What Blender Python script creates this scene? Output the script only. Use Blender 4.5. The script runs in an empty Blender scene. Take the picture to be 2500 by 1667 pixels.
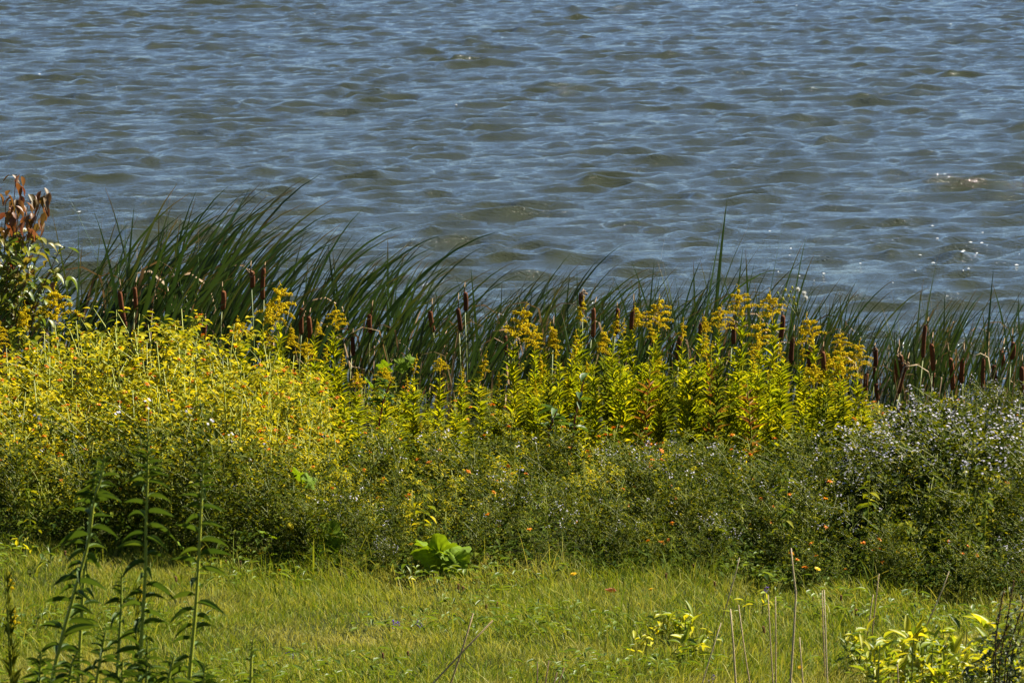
import bpy, math, random
import numpy as np
from mathutils import Vector, Matrix

rnd = random.Random(11)
rng = np.random.default_rng(11)
SC = bpy.context.scene
COL = SC.collection
rad = math.radians

# ------------------------------------------------------------------ camera, sky, sun, exposure
CAM_H, PITCH = 4.4, 8.5
cam_d = bpy.data.cameras.new('camera')
cam_d.lens, cam_d.sensor_width, cam_d.clip_end = 144.0, 36.0, 6000.0
cam_d.dof.use_dof = True
cam_d.dof.focus_distance = 23.5
cam_d.dof.aperture_fstop = 13.0
cam = bpy.data.objects.new('camera', cam_d); COL.objects.link(cam)
cam.location = (0, 0, CAM_H); cam.rotation_euler = (rad(90 - PITCH), 0, 0)
SC.camera = cam

SUN_AZ, SUN_EL = 60.0, 44.0            # degrees to the right of the view direction (+Y), degrees above the horizon
w = bpy.data.worlds.new('World'); SC.world = w; w.use_nodes = True
nt = w.node_tree; nt.nodes.clear()
sky = nt.nodes.new('ShaderNodeTexSky'); sky.sky_type = 'NISHITA'; sky.sun_disc = False
sky.sun_elevation = rad(SUN_EL); sky.sun_rotation = rad(SUN_AZ)
sky.air_density, sky.dust_density, sky.ozone_density, sky.altitude = 0.75, 0.0, 4.5, 2500
bg = nt.nodes.new('ShaderNodeBackground'); bg.inputs[1].default_value = 0.052
wo = nt.nodes.new('ShaderNodeOutputWorld')
hs = nt.nodes.new('ShaderNodeHueSaturation'); hs.inputs['Saturation'].default_value = 1.0
nt.links.new(sky.outputs[0], hs.inputs['Color']); nt.links.new(hs.outputs[0], bg.inputs[0]); nt.links.new(bg.outputs[0], wo.inputs[0])
sun_d = bpy.data.lights.new('sun', 'SUN'); sun_d.energy = 5.0; sun_d.angle = rad(0.53); sun_d.color = (1.0, 0.93, 0.80)
sun = bpy.data.objects.new('sun', sun_d); COL.objects.link(sun)
sdir = Vector((math.sin(rad(SUN_AZ)) * math.cos(rad(SUN_EL)), math.cos(rad(SUN_AZ)) * math.cos(rad(SUN_EL)), math.sin(rad(SUN_EL))))
sun.rotation_euler = (-sdir).to_track_quat('-Z', 'Y').to_euler(); sun.location = (20, 20, 30)
SC.view_settings.view_transform = 'Standard'; SC.view_settings.look = 'None'
SC.view_settings.exposure = 1.52; SC.view_settings.gamma = 1.0; SC.view_settings.use_curve_mapping = False
try:
    SC.cycles.max_bounces = 8; SC.cycles.transmission_bounces = 4; SC.cycles.diffuse_bounces = 4
    SC.cycles.sample_clamp_indirect = 4.0
except Exception: pass

# ------------------------------------------------------------------ helpers
def at(px, py, Y):
    """photo point (2500 x 1667 frame) standing at ground distance Y"""
    a, b, p = (px - 1250) / 1e4, (833.5 - py) / 1e4, rad(PITCH)
    dy, dz = math.cos(p) + b * math.sin(p), -math.sin(p) + b * math.cos(p)
    t = Y / dy
    return Vector((a * t, Y, CAM_H + dz * t))
def pxs(Y): return 1e4 / (Y * 1.012)                       # photo pixels per metre at distance Y
def px_of(x, Y): return 1250 + x / (Y * 1.012) * 1e4
GY = [-3000, -120, -60, -12, -2, 2, 5, 8, 11, 13, 17, 20, 23, 25.2, 26.4, 30, 60, 4000]
GZ = [40, 34, 24, 6.0, 2.9, 2.6, 1.9, 1.25, .75, .52, .37, .29, .19, .06, -.12, -.6, -3, -3]  # rise behind the camera: unseen hillside, added to cut the sky fill
def gz(x, Y):
    return float(np.interp(Y, GY, GZ)) + .018 * math.sin(2.1 * x + 1.3 * Y) + .012 * math.sin(5.3 * x - 3.7 * Y)
def gz_np(x, Y):
    return np.interp(Y, GY, GZ) + .018 * np.sin(2.1 * x + 1.3 * Y) + .012 * np.sin(5.3 * x - 3.7 * Y)
def interp(x, xs, ys): return float(np.interp(x, xs, ys))
def U(a, b): return rnd.uniform(a, b)

class MB:
    def __init__(s): s.v, s.f, s.a, s.n = [], [], [], 0
    def add(s, V, T, A=None):
        V = np.asarray(V, float); T = np.asarray(T, int)
        if V.ndim == 2: V = V[None]
        N, k = V.shape[:2]
        s.v.append(V.reshape(-1, 3))
        s.f.append((T[None] + (np.arange(N) * k)[:, None, None] + s.n).reshape(-1, 3))
        A = np.zeros(k) if A is None else np.asarray(A, float)
        s.a.append(np.tile(A, N)); s.n += N * k
        return s
    def mesh(s, name, mat, smooth=False):
        me = bpy.data.meshes.new(name)
        V, F, A = np.concatenate(s.v), np.concatenate(s.f), np.concatenate(s.a)
        me.vertices.add(len(V)); me.vertices.foreach_set('co', V.ravel())
        me.loops.add(F.size); me.loops.foreach_set('vertex_index', F.ravel().astype(np.int32))
        me.polygons.add(len(F)); me.polygons.foreach_set('loop_start', np.arange(0, F.size, 3, dtype=np.int32))
        me.polygons.foreach_set('loop_total', np.full(len(F), 3, dtype=np.int32))
        if smooth: me.polygons.foreach_set('use_smooth', np.ones(len(F), bool))
        at_ = me.attributes.new('along', 'FLOAT', 'POINT'); at_.data.foreach_set('value', A.astype(np.float32))
        me.materials.append(mat); me.update(calc_edges=True)
        return me

def norm(v): return v / np.maximum(np.linalg.norm(v, axis=-1, keepdims=True), 1e-9)
def leaf_template(n=3, prof=None, fold=.25, droop=.3, base=0.0):
    """leaf lying along +X, half width 0.5 along Y; returns verts, tris, along"""
    s = np.linspace(0, 1, n + 1)
    hw = prof(s) if prof is not None else np.sin(np.pi * s ** .8) ** .8 * .5
    hw[0] = max(base, 0); V, A, T = [], [], []
    for i in range(n + 1):
        z = -droop * s[i] ** 2
        if i == n: V.append((s[i], 0, z)); A.append(s[i])
        else:
            V += [(s[i], hw[i], z + fold * hw[i]), (s[i], 0, z), (s[i], -hw[i], z + fold * hw[i])]; A += [s[i]] * 3
    for i in range(n - 1):
        a = 3 * i; b = a + 3
        T += [(a, a + 1, b), (a + 1, b + 1, b), (a + 1, a + 2, b + 1), (a + 2, b + 2, b + 1)]
    a = 3 * (n - 1); t = 3 * n
    T += [(a, a + 1, t), (a + 1, a + 2, t)]
    return np.array(V, float), np.array(T), np.array(A)
DIAMOND = (np.array([(0, 0, 0), (.45, .5, .1), (1, 0, -.12), (.45, -.5, .1)], float), np.array([(0, 2, 1), (0, 3, 2)]), np.array([0, .5, 1, .5]))
def frames(D, up=None, roll=None):
    D = norm(np.asarray(D, float))
    up = np.tile([0, 0, 1.], (len(D), 1)) if up is None else np.asarray(up, float)
    Yv = np.cross(up, D); bad = np.linalg.norm(Yv, axis=1) < 1e-4; Yv[bad] = [1, 0, 0]
    Yv = norm(Yv); Zv = np.cross(D, Yv)
    if roll is not None:
        c, s_ = np.cos(roll)[:, None], np.sin(roll)[:, None]
        Yv, Zv = Yv * c + Zv * s_, Zv * c - Yv * s_
    return D, Yv, Zv
def put_leaves(mb, tpl, P, D, L, W, roll=None, up=None):
    V, T, A = tpl
    X, Yv, Zv = frames(D, up, roll)
    L = np.broadcast_to(L, len(P))[:, None, None]; W = np.broadcast_to(W, len(P))[:, None, None]
    out = np.asarray(P, float)[:, None, :] + V[None, :, 0:1] * L * X[:, None] + V[None, :, 1:2] * W * Yv[:, None] + V[None, :, 2:3] * L * Zv[:, None]
    mb.add(out, T, A)
def tube(mb, pts, rr, n=5, cap=True):
    P = np.asarray(pts, float); m = len(P); rr = np.broadcast_to(rr, m)
    tg = norm(np.gradient(P, axis=0)); ref = np.array([0, 1, 0.1]) if abs(tg[0][1]) < .9 else np.array([1, 0, 0.])
    a = norm(np.cross(tg, ref)); b = np.cross(tg, a)
    th = np.linspace(0, 2 * np.pi, n, endpoint=False)
    V = (P[:, None] + rr[:, None, None] * (np.cos(th)[None, :, None] * a[:, None] + np.sin(th)[None, :, None] * b[:, None])).reshape(-1, 3)
    T = []
    for i in range(m - 1):
        for j in range(n):
            k = (j + 1) % n
            T += [(i * n + j, i * n + k, (i + 1) * n + k), (i * n + j, (i + 1) * n + k, (i + 1) * n + j)]
    if cap:
        for j in range(1, n - 1):
            T.append(((m - 1) * n, (m - 1) * n + j, (m - 1) * n + j + 1)); T.append((0, j + 1, j))
    mb.add(V, T, np.repeat(np.linspace(0, 1, m), n))
def ribbon(mb, pts, wdir, hw, fold=.15):
    """flat blade along points; wdir per point, hw half widths; last point is the tip"""
    P = np.asarray(pts, float); m = len(P); wd = np.asarray(wdir, float); hw = np.asarray(hw, float)
    tg = norm(np.gradient(P, axis=0)); nn = norm(np.cross(wd, tg))
    V = np.empty((m * 3, 3)); V[0::3] = P - wd * hw[:, None] + nn * (hw * fold)[:, None]; V[1::3] = P; V[2::3] = P + wd * hw[:, None] + nn * (hw * fold)[:, None]
    T = []
    for i in range(m - 1):
        a, b = 3 * i, 3 * i + 3
        T += [(a, a + 1, b), (a + 1, b + 1, b), (a + 1, a + 2, b + 1), (a + 2, b + 2, b + 1)]
    mb.add(V, T, np.repeat(np.linspace(0, 1, m), 3))
def blob(mb, P, r, sq=1.0):
    """small octahedra: florets, buds"""
    P = np.atleast_2d(P); r = np.broadcast_to(r, len(P))
    o = np.array([(1, 0, 0), (0, 1, 0), (-1, 0, 0), (0, -1, 0), (0, 0, sq), (0, 0, -sq)], float)
    T = [(0, 1, 4), (1, 2, 4), (2, 3, 4), (3, 0, 4), (1, 0, 5), (2, 1, 5), (3, 2, 5), (0, 3, 5)]
    th = rng.uniform(0, 6.28, len(P)); c, s = np.cos(th), np.sin(th)
    V = np.empty((len(P), 6, 3)); V[:, :, 0] = o[None, :, 0] * c[:, None] - o[None, :, 1] * s[:, None]
    V[:, :, 1] = o[None, :, 0] * s[:, None] + o[None, :, 1] * c[:, None]; V[:, :, 2] = o[None, :, 2]
    mb.add(P[:, None] + V * r[:, None, None], T)

# ------------------------------------------------------------------ materials
def new_mat(name):
    m = bpy.data.materials.new(name); m.use_nodes = True; m.node_tree.nodes.clear(); return m, m.node_tree
def ramp_node(t, cols, fac):
    r = t.nodes.new('ShaderNodeValToRGB'); e = r.color_ramp.elements
    while len(e) < len(cols): e.new(.5)
    for i, c in enumerate(cols): e[i].position = i / max(1, len(cols) - 1); e[i].color = (*c, 1)
    t.links.new(fac, r.inputs[0]); return r.outputs[0]
def leafmat(name, cols, trans=.4, rough=.5, spec=.35, tip=None, tipr=(.8, 1.0), tint=(1.25, 1.12, .45), mott=0, objw=1.0):
    m, t = new_mat(name); N, L = t.nodes, t.links
    gi, oi = N.new('ShaderNodeNewGeometry'), N.new('ShaderNodeObjectInfo')
    ad = N.new('ShaderNodeMath'); ad.operation = 'MULTIPLY_ADD'; L.new(oi.outputs['Random'], ad.inputs[0]); ad.inputs[1].default_value = objw; L.new(gi.outputs['Random Per Island'], ad.inputs[2])
    fr = N.new('ShaderNodeMath'); fr.operation = 'FRACT'; L.new(ad.outputs[0], fr.inputs[0])
    col = ramp_node(t, cols, fr.outputs[0])
    if mott:
        tc, nz = N.new('ShaderNodeTexCoord'), N.new('ShaderNodeTexNoise'); nz.inputs['Scale'].default_value = mott; nz.inputs['Detail'].default_value = 3
        L.new(tc.outputs['Object'], nz.inputs['Vector'])
        mr = N.new('ShaderNodeMapRange'); mr.inputs[1].default_value, mr.inputs[2].default_value, mr.inputs[3].default_value, mr.inputs[4].default_value = .3, .7, .65, 1.25
        L.new(nz.outputs['Fac'], mr.inputs[0])
        mu = N.new('ShaderNodeVectorMath'); mu.operation = 'SCALE'; L.new(col, mu.inputs[0]); L.new(mr.outputs[0], mu.inputs['Scale']); col = mu.outputs[0]
    if tip:
        an = N.new('ShaderNodeAttribute'); an.attribute_name = 'along'
        mr = N.new('ShaderNodeMapRange'); mr.inputs[1].default_value, mr.inputs[2].default_value = tipr; L.new(an.outputs['Fac'], mr.inputs[0])
        gt = N.new('ShaderNodeMath'); gt.operation = 'GREATER_THAN'; gt.inputs[1].default_value = .45; L.new(fr.outputs[0], gt.inputs[0])
        mm = N.new('ShaderNodeMath'); mm.operation = 'MULTIPLY'; L.new(mr.outputs[0], mm.inputs[0]); L.new(gt.outputs[0], mm.inputs[1])
        mx = N.new('ShaderNodeMix'); mx.data_type = 'RGBA'; L.new(mm.outputs[0], mx.inputs[0]); L.new(col, mx.inputs[6]); mx.inputs[7].default_value = (*tip, 1); col = mx.outputs[2]
    b = N.new('ShaderNodeBsdfPrincipled'); L.new(col, b.inputs['Base Color']); b.inputs['Roughness'].default_value = rough; b.inputs['Specular IOR Level'].default_value = spec
    o = N.new('ShaderNodeOutputMaterial')
    if trans > 0:
        tr = N.new('ShaderNodeBsdfTranslucent'); vm = N.new('ShaderNodeVectorMath'); vm.operation = 'MULTIPLY'
        L.new(col, vm.inputs[0]); vm.inputs[1].default_value = tint; L.new(vm.outputs[0], tr.inputs[0])
        ms = N.new('ShaderNodeMixShader'); ms.inputs[0].default_value = trans; L.new(b.outputs[0], ms.inputs[1]); L.new(tr.outputs[0], ms.inputs[2]); L.new(ms.outputs[0], o.inputs[0])
    else: L.new(b.outputs[0], o.inputs[0])
    return m
M = {
 'cattail': leafmat('cattail_green', [(.020, .042, .014), (.032, .060, .018), (.055, .085, .022), (.036, .062, .016), (.075, .085, .020)], .2, .42, .4, tip=(.16, .085, .03), tipr=(.84, .97), tint=(1.1, 1.2, .5)),
 'cattail_dry': leafmat('cattail_dry', [(.24, .14, .065), (.36, .25, .13), (.17, .085, .035), (.42, .33, .20)], .15, .65, .2, tint=(1, .9, .6)),
 'spike': leafmat('cattail_spike_brown', [(.115, .038, .014), (.16, .055, .018), (.075, .026, .012)], 0, .85, .12, mott=60),
 'spike_tip': leafmat('cattail_spike_tip', [(.30, .21, .13), (.22, .14, .07)], 0, .8, .1),
 'stem_green': leafmat('stem_green', [(.10, .14, .025), (.17, .18, .03)], 0, .55),
 'stem_yellow': leafmat('stem_yellow', [(.34, .36, .03), (.24, .28, .025)], 0, .5),
 'stem_brown': leafmat('stem_brown', [(.12, .06, .03), (.18, .10, .05)], 0, .7),
 'stem_red': leafmat('stem_red', [(.22, .02, .02), (.28, .035, .03)], 0, .5),
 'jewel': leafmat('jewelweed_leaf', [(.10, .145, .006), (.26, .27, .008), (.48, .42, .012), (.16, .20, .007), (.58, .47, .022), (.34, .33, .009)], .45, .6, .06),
 'jewel_green': leafmat('jewelweed_leaf_green', [(.040, .075, .005), (.09, .135, .007), (.18, .21, .010), (.06, .10, .006), (.32, .31, .015)], .42, .6, .06),  # leaf for the front plants: greener hue with shade mixed into the colour
 'under': leafmat('undergrowth_shade_leaf', [(.020, .042, .004), (.045, .075, .006), (.075, .105, .008), (.03, .055, .005), (.11, .13, .010)], .25, .65, .04),
 'orange': leafmat('orange_petal', [(.78, .24, .012), (.84, .34, .015), (.66, .17, .012), (.86, .44, .02)], .35, .5, .2, tint=(1, .8, .5)),
 'aster_leaf': leafmat('aster_leaf', [(.018, .036, .003), (.050, .078, .004), (.13, .15, .007), (.026, .048, .003), (.24, .235, .010)], .35, .6, .06),
 'aster_flower': leafmat('aster_petal', [(.72, .70, .74), (.60, .56, .68), (.80, .79, .80)], .2, .6, .1, tint=(.9, .9, .95)),
 'golden': leafmat('goldenrod_floret', [(.70, .56, .008), (.80, .66, .012), (.58, .44, .008), (.76, .61, .010)], .38, .7, .05, tint=(1.05, .95, .3)),
 'golden_leaf': leafmat('goldenrod_leaf', [(.14, .20, .007), (.27, .32, .009), (.42, .42, .011), (.20, .26, .008), (.52, .47, .014)], .45, .6, .06),
 'golden_leaf_mid': leafmat('goldenrod_leaf_green', [(.075, .115, .014), (.12, .16, .018), (.19, .20, .02), (.10, .135, .016)], .42, .6, .06),
 'golden_dry': leafmat('goldenrod_leaf_dry', [(.20, .085, .025), (.30, .14, .03), (.38, .22, .04), (.14, .06, .025)], .3, .6, .2, tint=(1.1, .9, .4)),
 'fg_leaf': leafmat('foreground_goldenrod_leaf', [(.050, .098, .016), (.085, .14, .020), (.042, .080, .014), (.11, .17, .022)], .28, .55, .14),
 'dog_red': leafmat('shrub_leaf_red', [(.13, .045, .028), (.19, .085, .035), (.10, .085, .02), (.22, .13, .06), (.16, .055, .04)], .35, .45, .35, tint=(1.2, .9, .5)),
 'dog_green': leafmat('shrub_leaf_green', [(.085, .135, .02), (.13, .18, .024), (.20, .22, .03), (.22, .17, .04)], .4, .42, .4),
 'burdock': leafmat('broad_leaf', [(.15, .24, .010), (.20, .30, .012)], .4, .65, .12, mott=9),
 'broad_dark': leafmat('broad_leaf_green', [(.05, .10, .02), (.09, .15, .025)], .35, .45, .3, mott=9),
 'yellow_leaf': leafmat('yellow_weed_leaf', [(.36, .38, .02), (.50, .46, .025), (.26, .32, .02), (.20, .27, .02)], .45, .45, .25),
 'weed_leaf': leafmat('weed_leaf', [(.10, .16, .016), (.16, .22, .02), (.07, .12, .015)], .4, .45, .3),
 'dark_weed': leafmat('dark_weed_leaf', [(.04, .065, .016), (.07, .10, .02), (.10, .115, .04), (.05, .075, .02)], .3, .5, .3),
 'dry_stalk': leafmat('dry_stalk_straw', [(.50, .38, .22), (.40, .28, .15), (.58, .46, .28)], 0, .6, .25),
 'yellow_petal': leafmat('yellow_petal', [(.85, .55, .012), (.9, .62, .02)], .25, .5, .2, tint=(1, .9, .3)),
 'purple': leafmat('purple_petal', [(.13, .06, .36), (.20, .10, .46)], .2, .6, .1, tint=(1, .8, 1)),
 'seedhead': leafmat('brown_seedhead', [(.16, .085, .04), (.22, .12, .05), (.12, .06, .03)], 0, .85, .05),
 'glint': leafmat('glint_white', [(.50, .51, .50), (.38, .40, .40)], 0, .8, .2),
 'puff': leafmat('white_seed_puff', [(.78, .77, .72), (.70, .70, .66)], .4, .8, .1, tint=(1, 1, 1)),
 'fallen': leafmat('fallen_leaf_brown', [(.26, .10, .04), (.22, .08, .03)], .2, .6, .2),
}
def grass_mat():
    m, t = new_mat('lawn_grass'); N, L = t.nodes, t.links
    gi = N.new('ShaderNodeNewGeometry')
    col = ramp_node(t, [(.05, .11, .006), (.15, .22, .010), (.28, .31, .022), (.09, .16, .008), (.46, .42, .09), (.20, .26, .012)], gi.outputs['Random Per Island'])
    nz = N.new('ShaderNodeTexNoise'); nz.inputs['Scale'].default_value = 1.6; nz.inputs['Detail'].default_value = 4; L.new(gi.outputs['Position'], nz.inputs['Vector'])
    mr = N.new('ShaderNodeMapRange'); mr.inputs[1].default_value, mr.inputs[2].default_value = .47, .72; L.new(nz.outputs['Fac'], mr.inputs[0])
    mx = N.new('ShaderNodeMix'); mx.data_type = 'RGBA'; mx.inputs[7].default_value = (.46, .40, .11, 1)
    mm = N.new('ShaderNodeMath'); mm.operation = 'MULTIPLY'; mm.inputs[1].default_value = .85; L.new(mr.outputs[0], mm.inputs[0])
    L.new(mm.outputs[0], mx.inputs[0]); L.new(col, mx.inputs[6])
    b = N.new('ShaderNodeBsdfPrincipled'); L.new(mx.outputs[2], b.inputs['Base Color']); b.inputs['Roughness'].default_value = .5; b.inputs['Specular IOR Level'].default_value = .12
    tr = N.new('ShaderNodeBsdfTranslucent'); vm = N.new('ShaderNodeVectorMath'); vm.operation = 'MULTIPLY'; vm.inputs[1].default_value = (1.2, 1.1, .5); L.new(mx.outputs[2], vm.inputs[0]); L.new(vm.outputs[0], tr.inputs[0])
    ms = N.new('ShaderNodeMixShader'); ms.inputs[0].default_value = .38; L.new(b.outputs[0], ms.inputs[1]); L.new(tr.outputs[0], ms.inputs[2])
    o = N.new('ShaderNodeOutputMaterial'); L.new(ms.outputs[0], o.inputs[0]); return m
def soil_mat():
    m, t = new_mat('soil_and_thatch'); N, L = t.nodes, t.links
    gi = N.new('ShaderNodeNewGeometry'); nz = N.new('ShaderNodeTexNoise'); nz.inputs['Scale'].default_value = 14; nz.inputs['Detail'].default_value = 6; L.new(gi.outputs['Position'], nz.inputs['Vector'])
    col = ramp_node(t, [(.012, .016, .004), (.030, .036, .008), (.055, .058, .014)], nz.outputs['Fac'])
    b = N.new('ShaderNodeBsdfPrincipled'); L.new(col, b.inputs['Base Color']); b.inputs['Roughness'].default_value = .95; b.inputs['Specular IOR Level'].default_value = .05
    bp = N.new('ShaderNodeBump'); bp.inputs['Distance'].default_value = .03; L.new(nz.outputs['Fac'], bp.inputs['Height']); L.new(bp.outputs[0], b.inputs['Normal'])
    o = N.new('ShaderNodeOutputMaterial'); L.new(b.outputs[0], o.inputs[0]); return m
def water_mat():
    m, t = new_mat('lake_water'); N, L = t.nodes, t.links
    gi = N.new('ShaderNodeNewGeometry')
    hs = None
    for sc, stretch, wgt in ((19.0, (1.0, 1.25, 1), .8), (52.0, (1, 1.1, 1), .45)):
        mp = N.new('ShaderNodeMapping'); mp.inputs['Scale'].default_value = stretch; mp.inputs['Rotation'].default_value = (0, 0, .45); L.new(gi.outputs['Position'], mp.inputs[0])
        nz = N.new('ShaderNodeTexNoise'); nz.inputs['Scale'].default_value = sc; nz.inputs['Detail'].default_value = 3; L.new(mp.outputs[0], nz.inputs['Vector'])
        mu = N.new('ShaderNodeMath'); mu.operation = 'MULTIPLY'; mu.inputs[1].default_value = wgt; L.new(nz.outputs['Fac'], mu.inputs[0])
        if hs is None: hs = mu.outputs[0]
        else:
            ad = N.new('ShaderNodeMath'); L.new(hs, ad.inputs[0]); L.new(mu.outputs[0], ad.inputs[1]); hs = ad.outputs[0]
    bp = N.new('ShaderNodeBump'); bp.inputs['Strength'].default_value = 1.0; bp.inputs['Distance'].default_value = .034; L.new(hs, bp.inputs['Height'])
    n3 = N.new('ShaderNodeTexNoise'); n3.inputs['Scale'].default_value = .9; n3.inputs['Detail'].default_value = 2; L.new(gi.outputs['Position'], n3.inputs['Vector'])
    m3 = N.new('ShaderNodeMapRange'); m3.inputs[1].default_value, m3.inputs[2].default_value, m3.inputs[3].default_value, m3.inputs[4].default_value = .35, .65, .35, 1.0; L.new(n3.outputs['Fac'], m3.inputs[0]); L.new(m3.outputs[0], bp.inputs['Strength'])
    b = N.new('ShaderNodeBsdfPrincipled'); b.inputs['Base Color'].default_value = (.030, .034, .015, 1); b.inputs['Roughness'].default_value = .06; b.inputs['IOR'].default_value = 1.333
    L.new(bp.outputs[0], b.inputs['Normal'])
    o = N.new('ShaderNodeOutputMaterial'); L.new(b.outputs[0], o.inputs[0]); return m

def tag(o, label=None, cat=None, group=None, kind=None):
    if label: o['label'] = label
    if cat: o['category'] = cat
    if group: o['group'] = group
    if kind: o['kind'] = kind
    return o
def ob(name, me, parent=None, loc=(0, 0, 0), rot=(0, 0, 0), sc=(1, 1, 1), kind=None):
    o = bpy.data.objects.new(name, me); COL.objects.link(o); o.parent = parent
    o.location = loc; o.rotation_euler = rot; o.scale = sc if hasattr(sc, '__len__') else (sc, sc, sc)
    if kind: o['kind'] = kind
    return o
def thing(name, label, cat, loc, group=None, rot=(0, 0, 0), sc=1):
    o = ob(name, None, None, loc, rot, sc); o.empty_display_size = .05
    return tag(o, label, cat, group)

# ------------------------------------------------------------------ setting: ground, lake
def grid_mesh(name, xs, ys, zf, mat, smooth=True):
    Xg, Yg = np.meshgrid(xs, ys); V = zf(Xg, Yg)
    nx, ny = len(xs), len(ys); i = (np.arange(ny - 1)[:, None] * nx + np.arange(nx - 1)[None]).ravel()
    F = np.stack([i, i + 1, i + nx + 1, i + nx], 1)
    me = bpy.data.meshes.new(name); me.vertices.add(nx * ny); me.vertices.foreach_set('co', V.reshape(-1, 3).ravel())
    me.loops.add(F.size); me.loops.foreach_set('vertex_index', F.ravel().astype(np.int32)); me.polygons.add(len(F))
    me.polygons.foreach_set('loop_start', np.arange(0, F.size, 4, dtype=np.int32)); me.polygons.foreach_set('loop_total', np.full(len(F), 4, dtype=np.int32))
    if smooth: me.polygons.foreach_set('use_smooth', np.ones(len(F), bool))
    me.materials.append(mat); me.update(calc_edges=True); return me
gx = np.concatenate([-np.geomspace(4000, 6.5, 24), np.linspace(-6, 6, 100), np.geomspace(6.5, 4000, 24)])
gy = np.concatenate([-np.geomspace(3000, 6, 14), np.linspace(-4, 30, 130), np.geomspace(31, 4000, 18)])
tag(ob('ground', grid_mesh('ground', gx, gy, lambda X, Y: np.stack([X, Y, gz_np(X, Y)], -1), soil_mat())), kind='structure')

def waves(X, Y):
    r = np.random.default_rng(5); Z = np.zeros_like(X); DX = np.zeros_like(X); DY = np.zeros_like(X)
    fade = np.clip((130 - np.hypot(X, Y)) / 60, 0, 1)
    def patch(f, seed):                                     # slowly varying field, about -1..1: where the chop stands up
        q = np.random.default_rng(seed); v = np.zeros_like(X)
        for _ in range(6):
            a = q.uniform(0, 6.28); g = f * q.uniform(.6, 1.7); v += np.sin(g * (X * math.cos(a) + Y * math.sin(a)) + q.uniform(0, 6.28))
        return v / 2.4
    P1, P2, P3 = [np.clip(patch(f, sd) * .5 + .42, 0, 1.05) ** 1.5 for f, sd in ((1.0, 31), (2.1, 32), (4.0, 33))]
    comps = [(l, .022, .50, 0) for l in r.uniform(.9, 1.8, 12)] + [(l, .078, .62, 1) for l in r.uniform(.32, .72, 30)] + [(l, .078, .95, 2) for l in r.uniform(.19, .38, 26)]
    for lam, sl, spread, lev in comps:
        th = math.atan2(-.90, .42) + r.normal(0, spread); k = 2 * math.pi / lam; sl = sl * r.uniform(.5, 1.4); a = sl / k; ph = r.uniform(0, 6.283)
        env = (.45 + .5 * P1, (.14 + P1 * .22 + P2 * .62), .30 + P3 * .6)[lev]
        q = k * (X * math.cos(th) + Y * math.sin(th)) + ph
        Z += a * env * np.sin(q); c = 1.05 * a * env * np.cos(q + .45); DX += c * math.cos(th); DY += c * math.sin(th)
    return np.stack([X + DX * fade, Y + DY * fade, Z * fade], -1)
wx = np.concatenate([-np.geomspace(4000, 10.8, 26), np.linspace(-10.2, 10.2, 410), np.geomspace(10.8, 4000, 26)])
wy = [24.6]
while wy[-1] < 96: wy.append(wy[-1] + .036 * (wy[-1] / 26) ** .95)
wy = np.array(wy + list(np.geomspace(100, 5000, 26)))
tag(ob('lake_water', grid_mesh('lake_water', wx, wy, waves, water_mat())), kind='structure')

def glint():  # sun sparkle on the crests, put into small white patches
    q = np.random.default_rng(77); n = 42; py = q.uniform(15, 640, n); px = q.uniform(20, 2480, n); k = q.random(n) < .55; px[k] = q.uniform(1850, 2490, k.sum()); py[k] = q.uniform(530, 690, k.sum())
    C = [at(a, b, 30) for a, b in zip(px, py)]; X = np.empty(n); Y = np.empty(n)
    for i, p in enumerate(C): t = CAM_H / (CAM_H - p.z); X[i], Y[i] = p.x * t, p.y * t
    W = waves(X[None], Y[None])[0]; mb = MB(); a = np.linspace(0, 6.28, 8)[:-1]
    for i in range(n):
        r0 = q.uniform(.003, .011); rr = r0 * q.uniform(.5, 1.4, 7); c = W[i] + [0, 0, .006]
        mb.add(np.vstack([c + [0, 0, .006], c + np.stack([np.cos(a) * rr * 1.8, np.sin(a) * rr * 2.5, np.zeros(7)], 1)]), [(0, 1 + j, 1 + (j + 1) % 7) for j in range(7)])
    return mb.mesh('glint_flecks', M['glint'])
tag(ob('glint_flecks', glint()), 'scattered white flecks standing in for sun glints on the wave crests, thickest towards the right shore', 'glint', kind='stuff')
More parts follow.
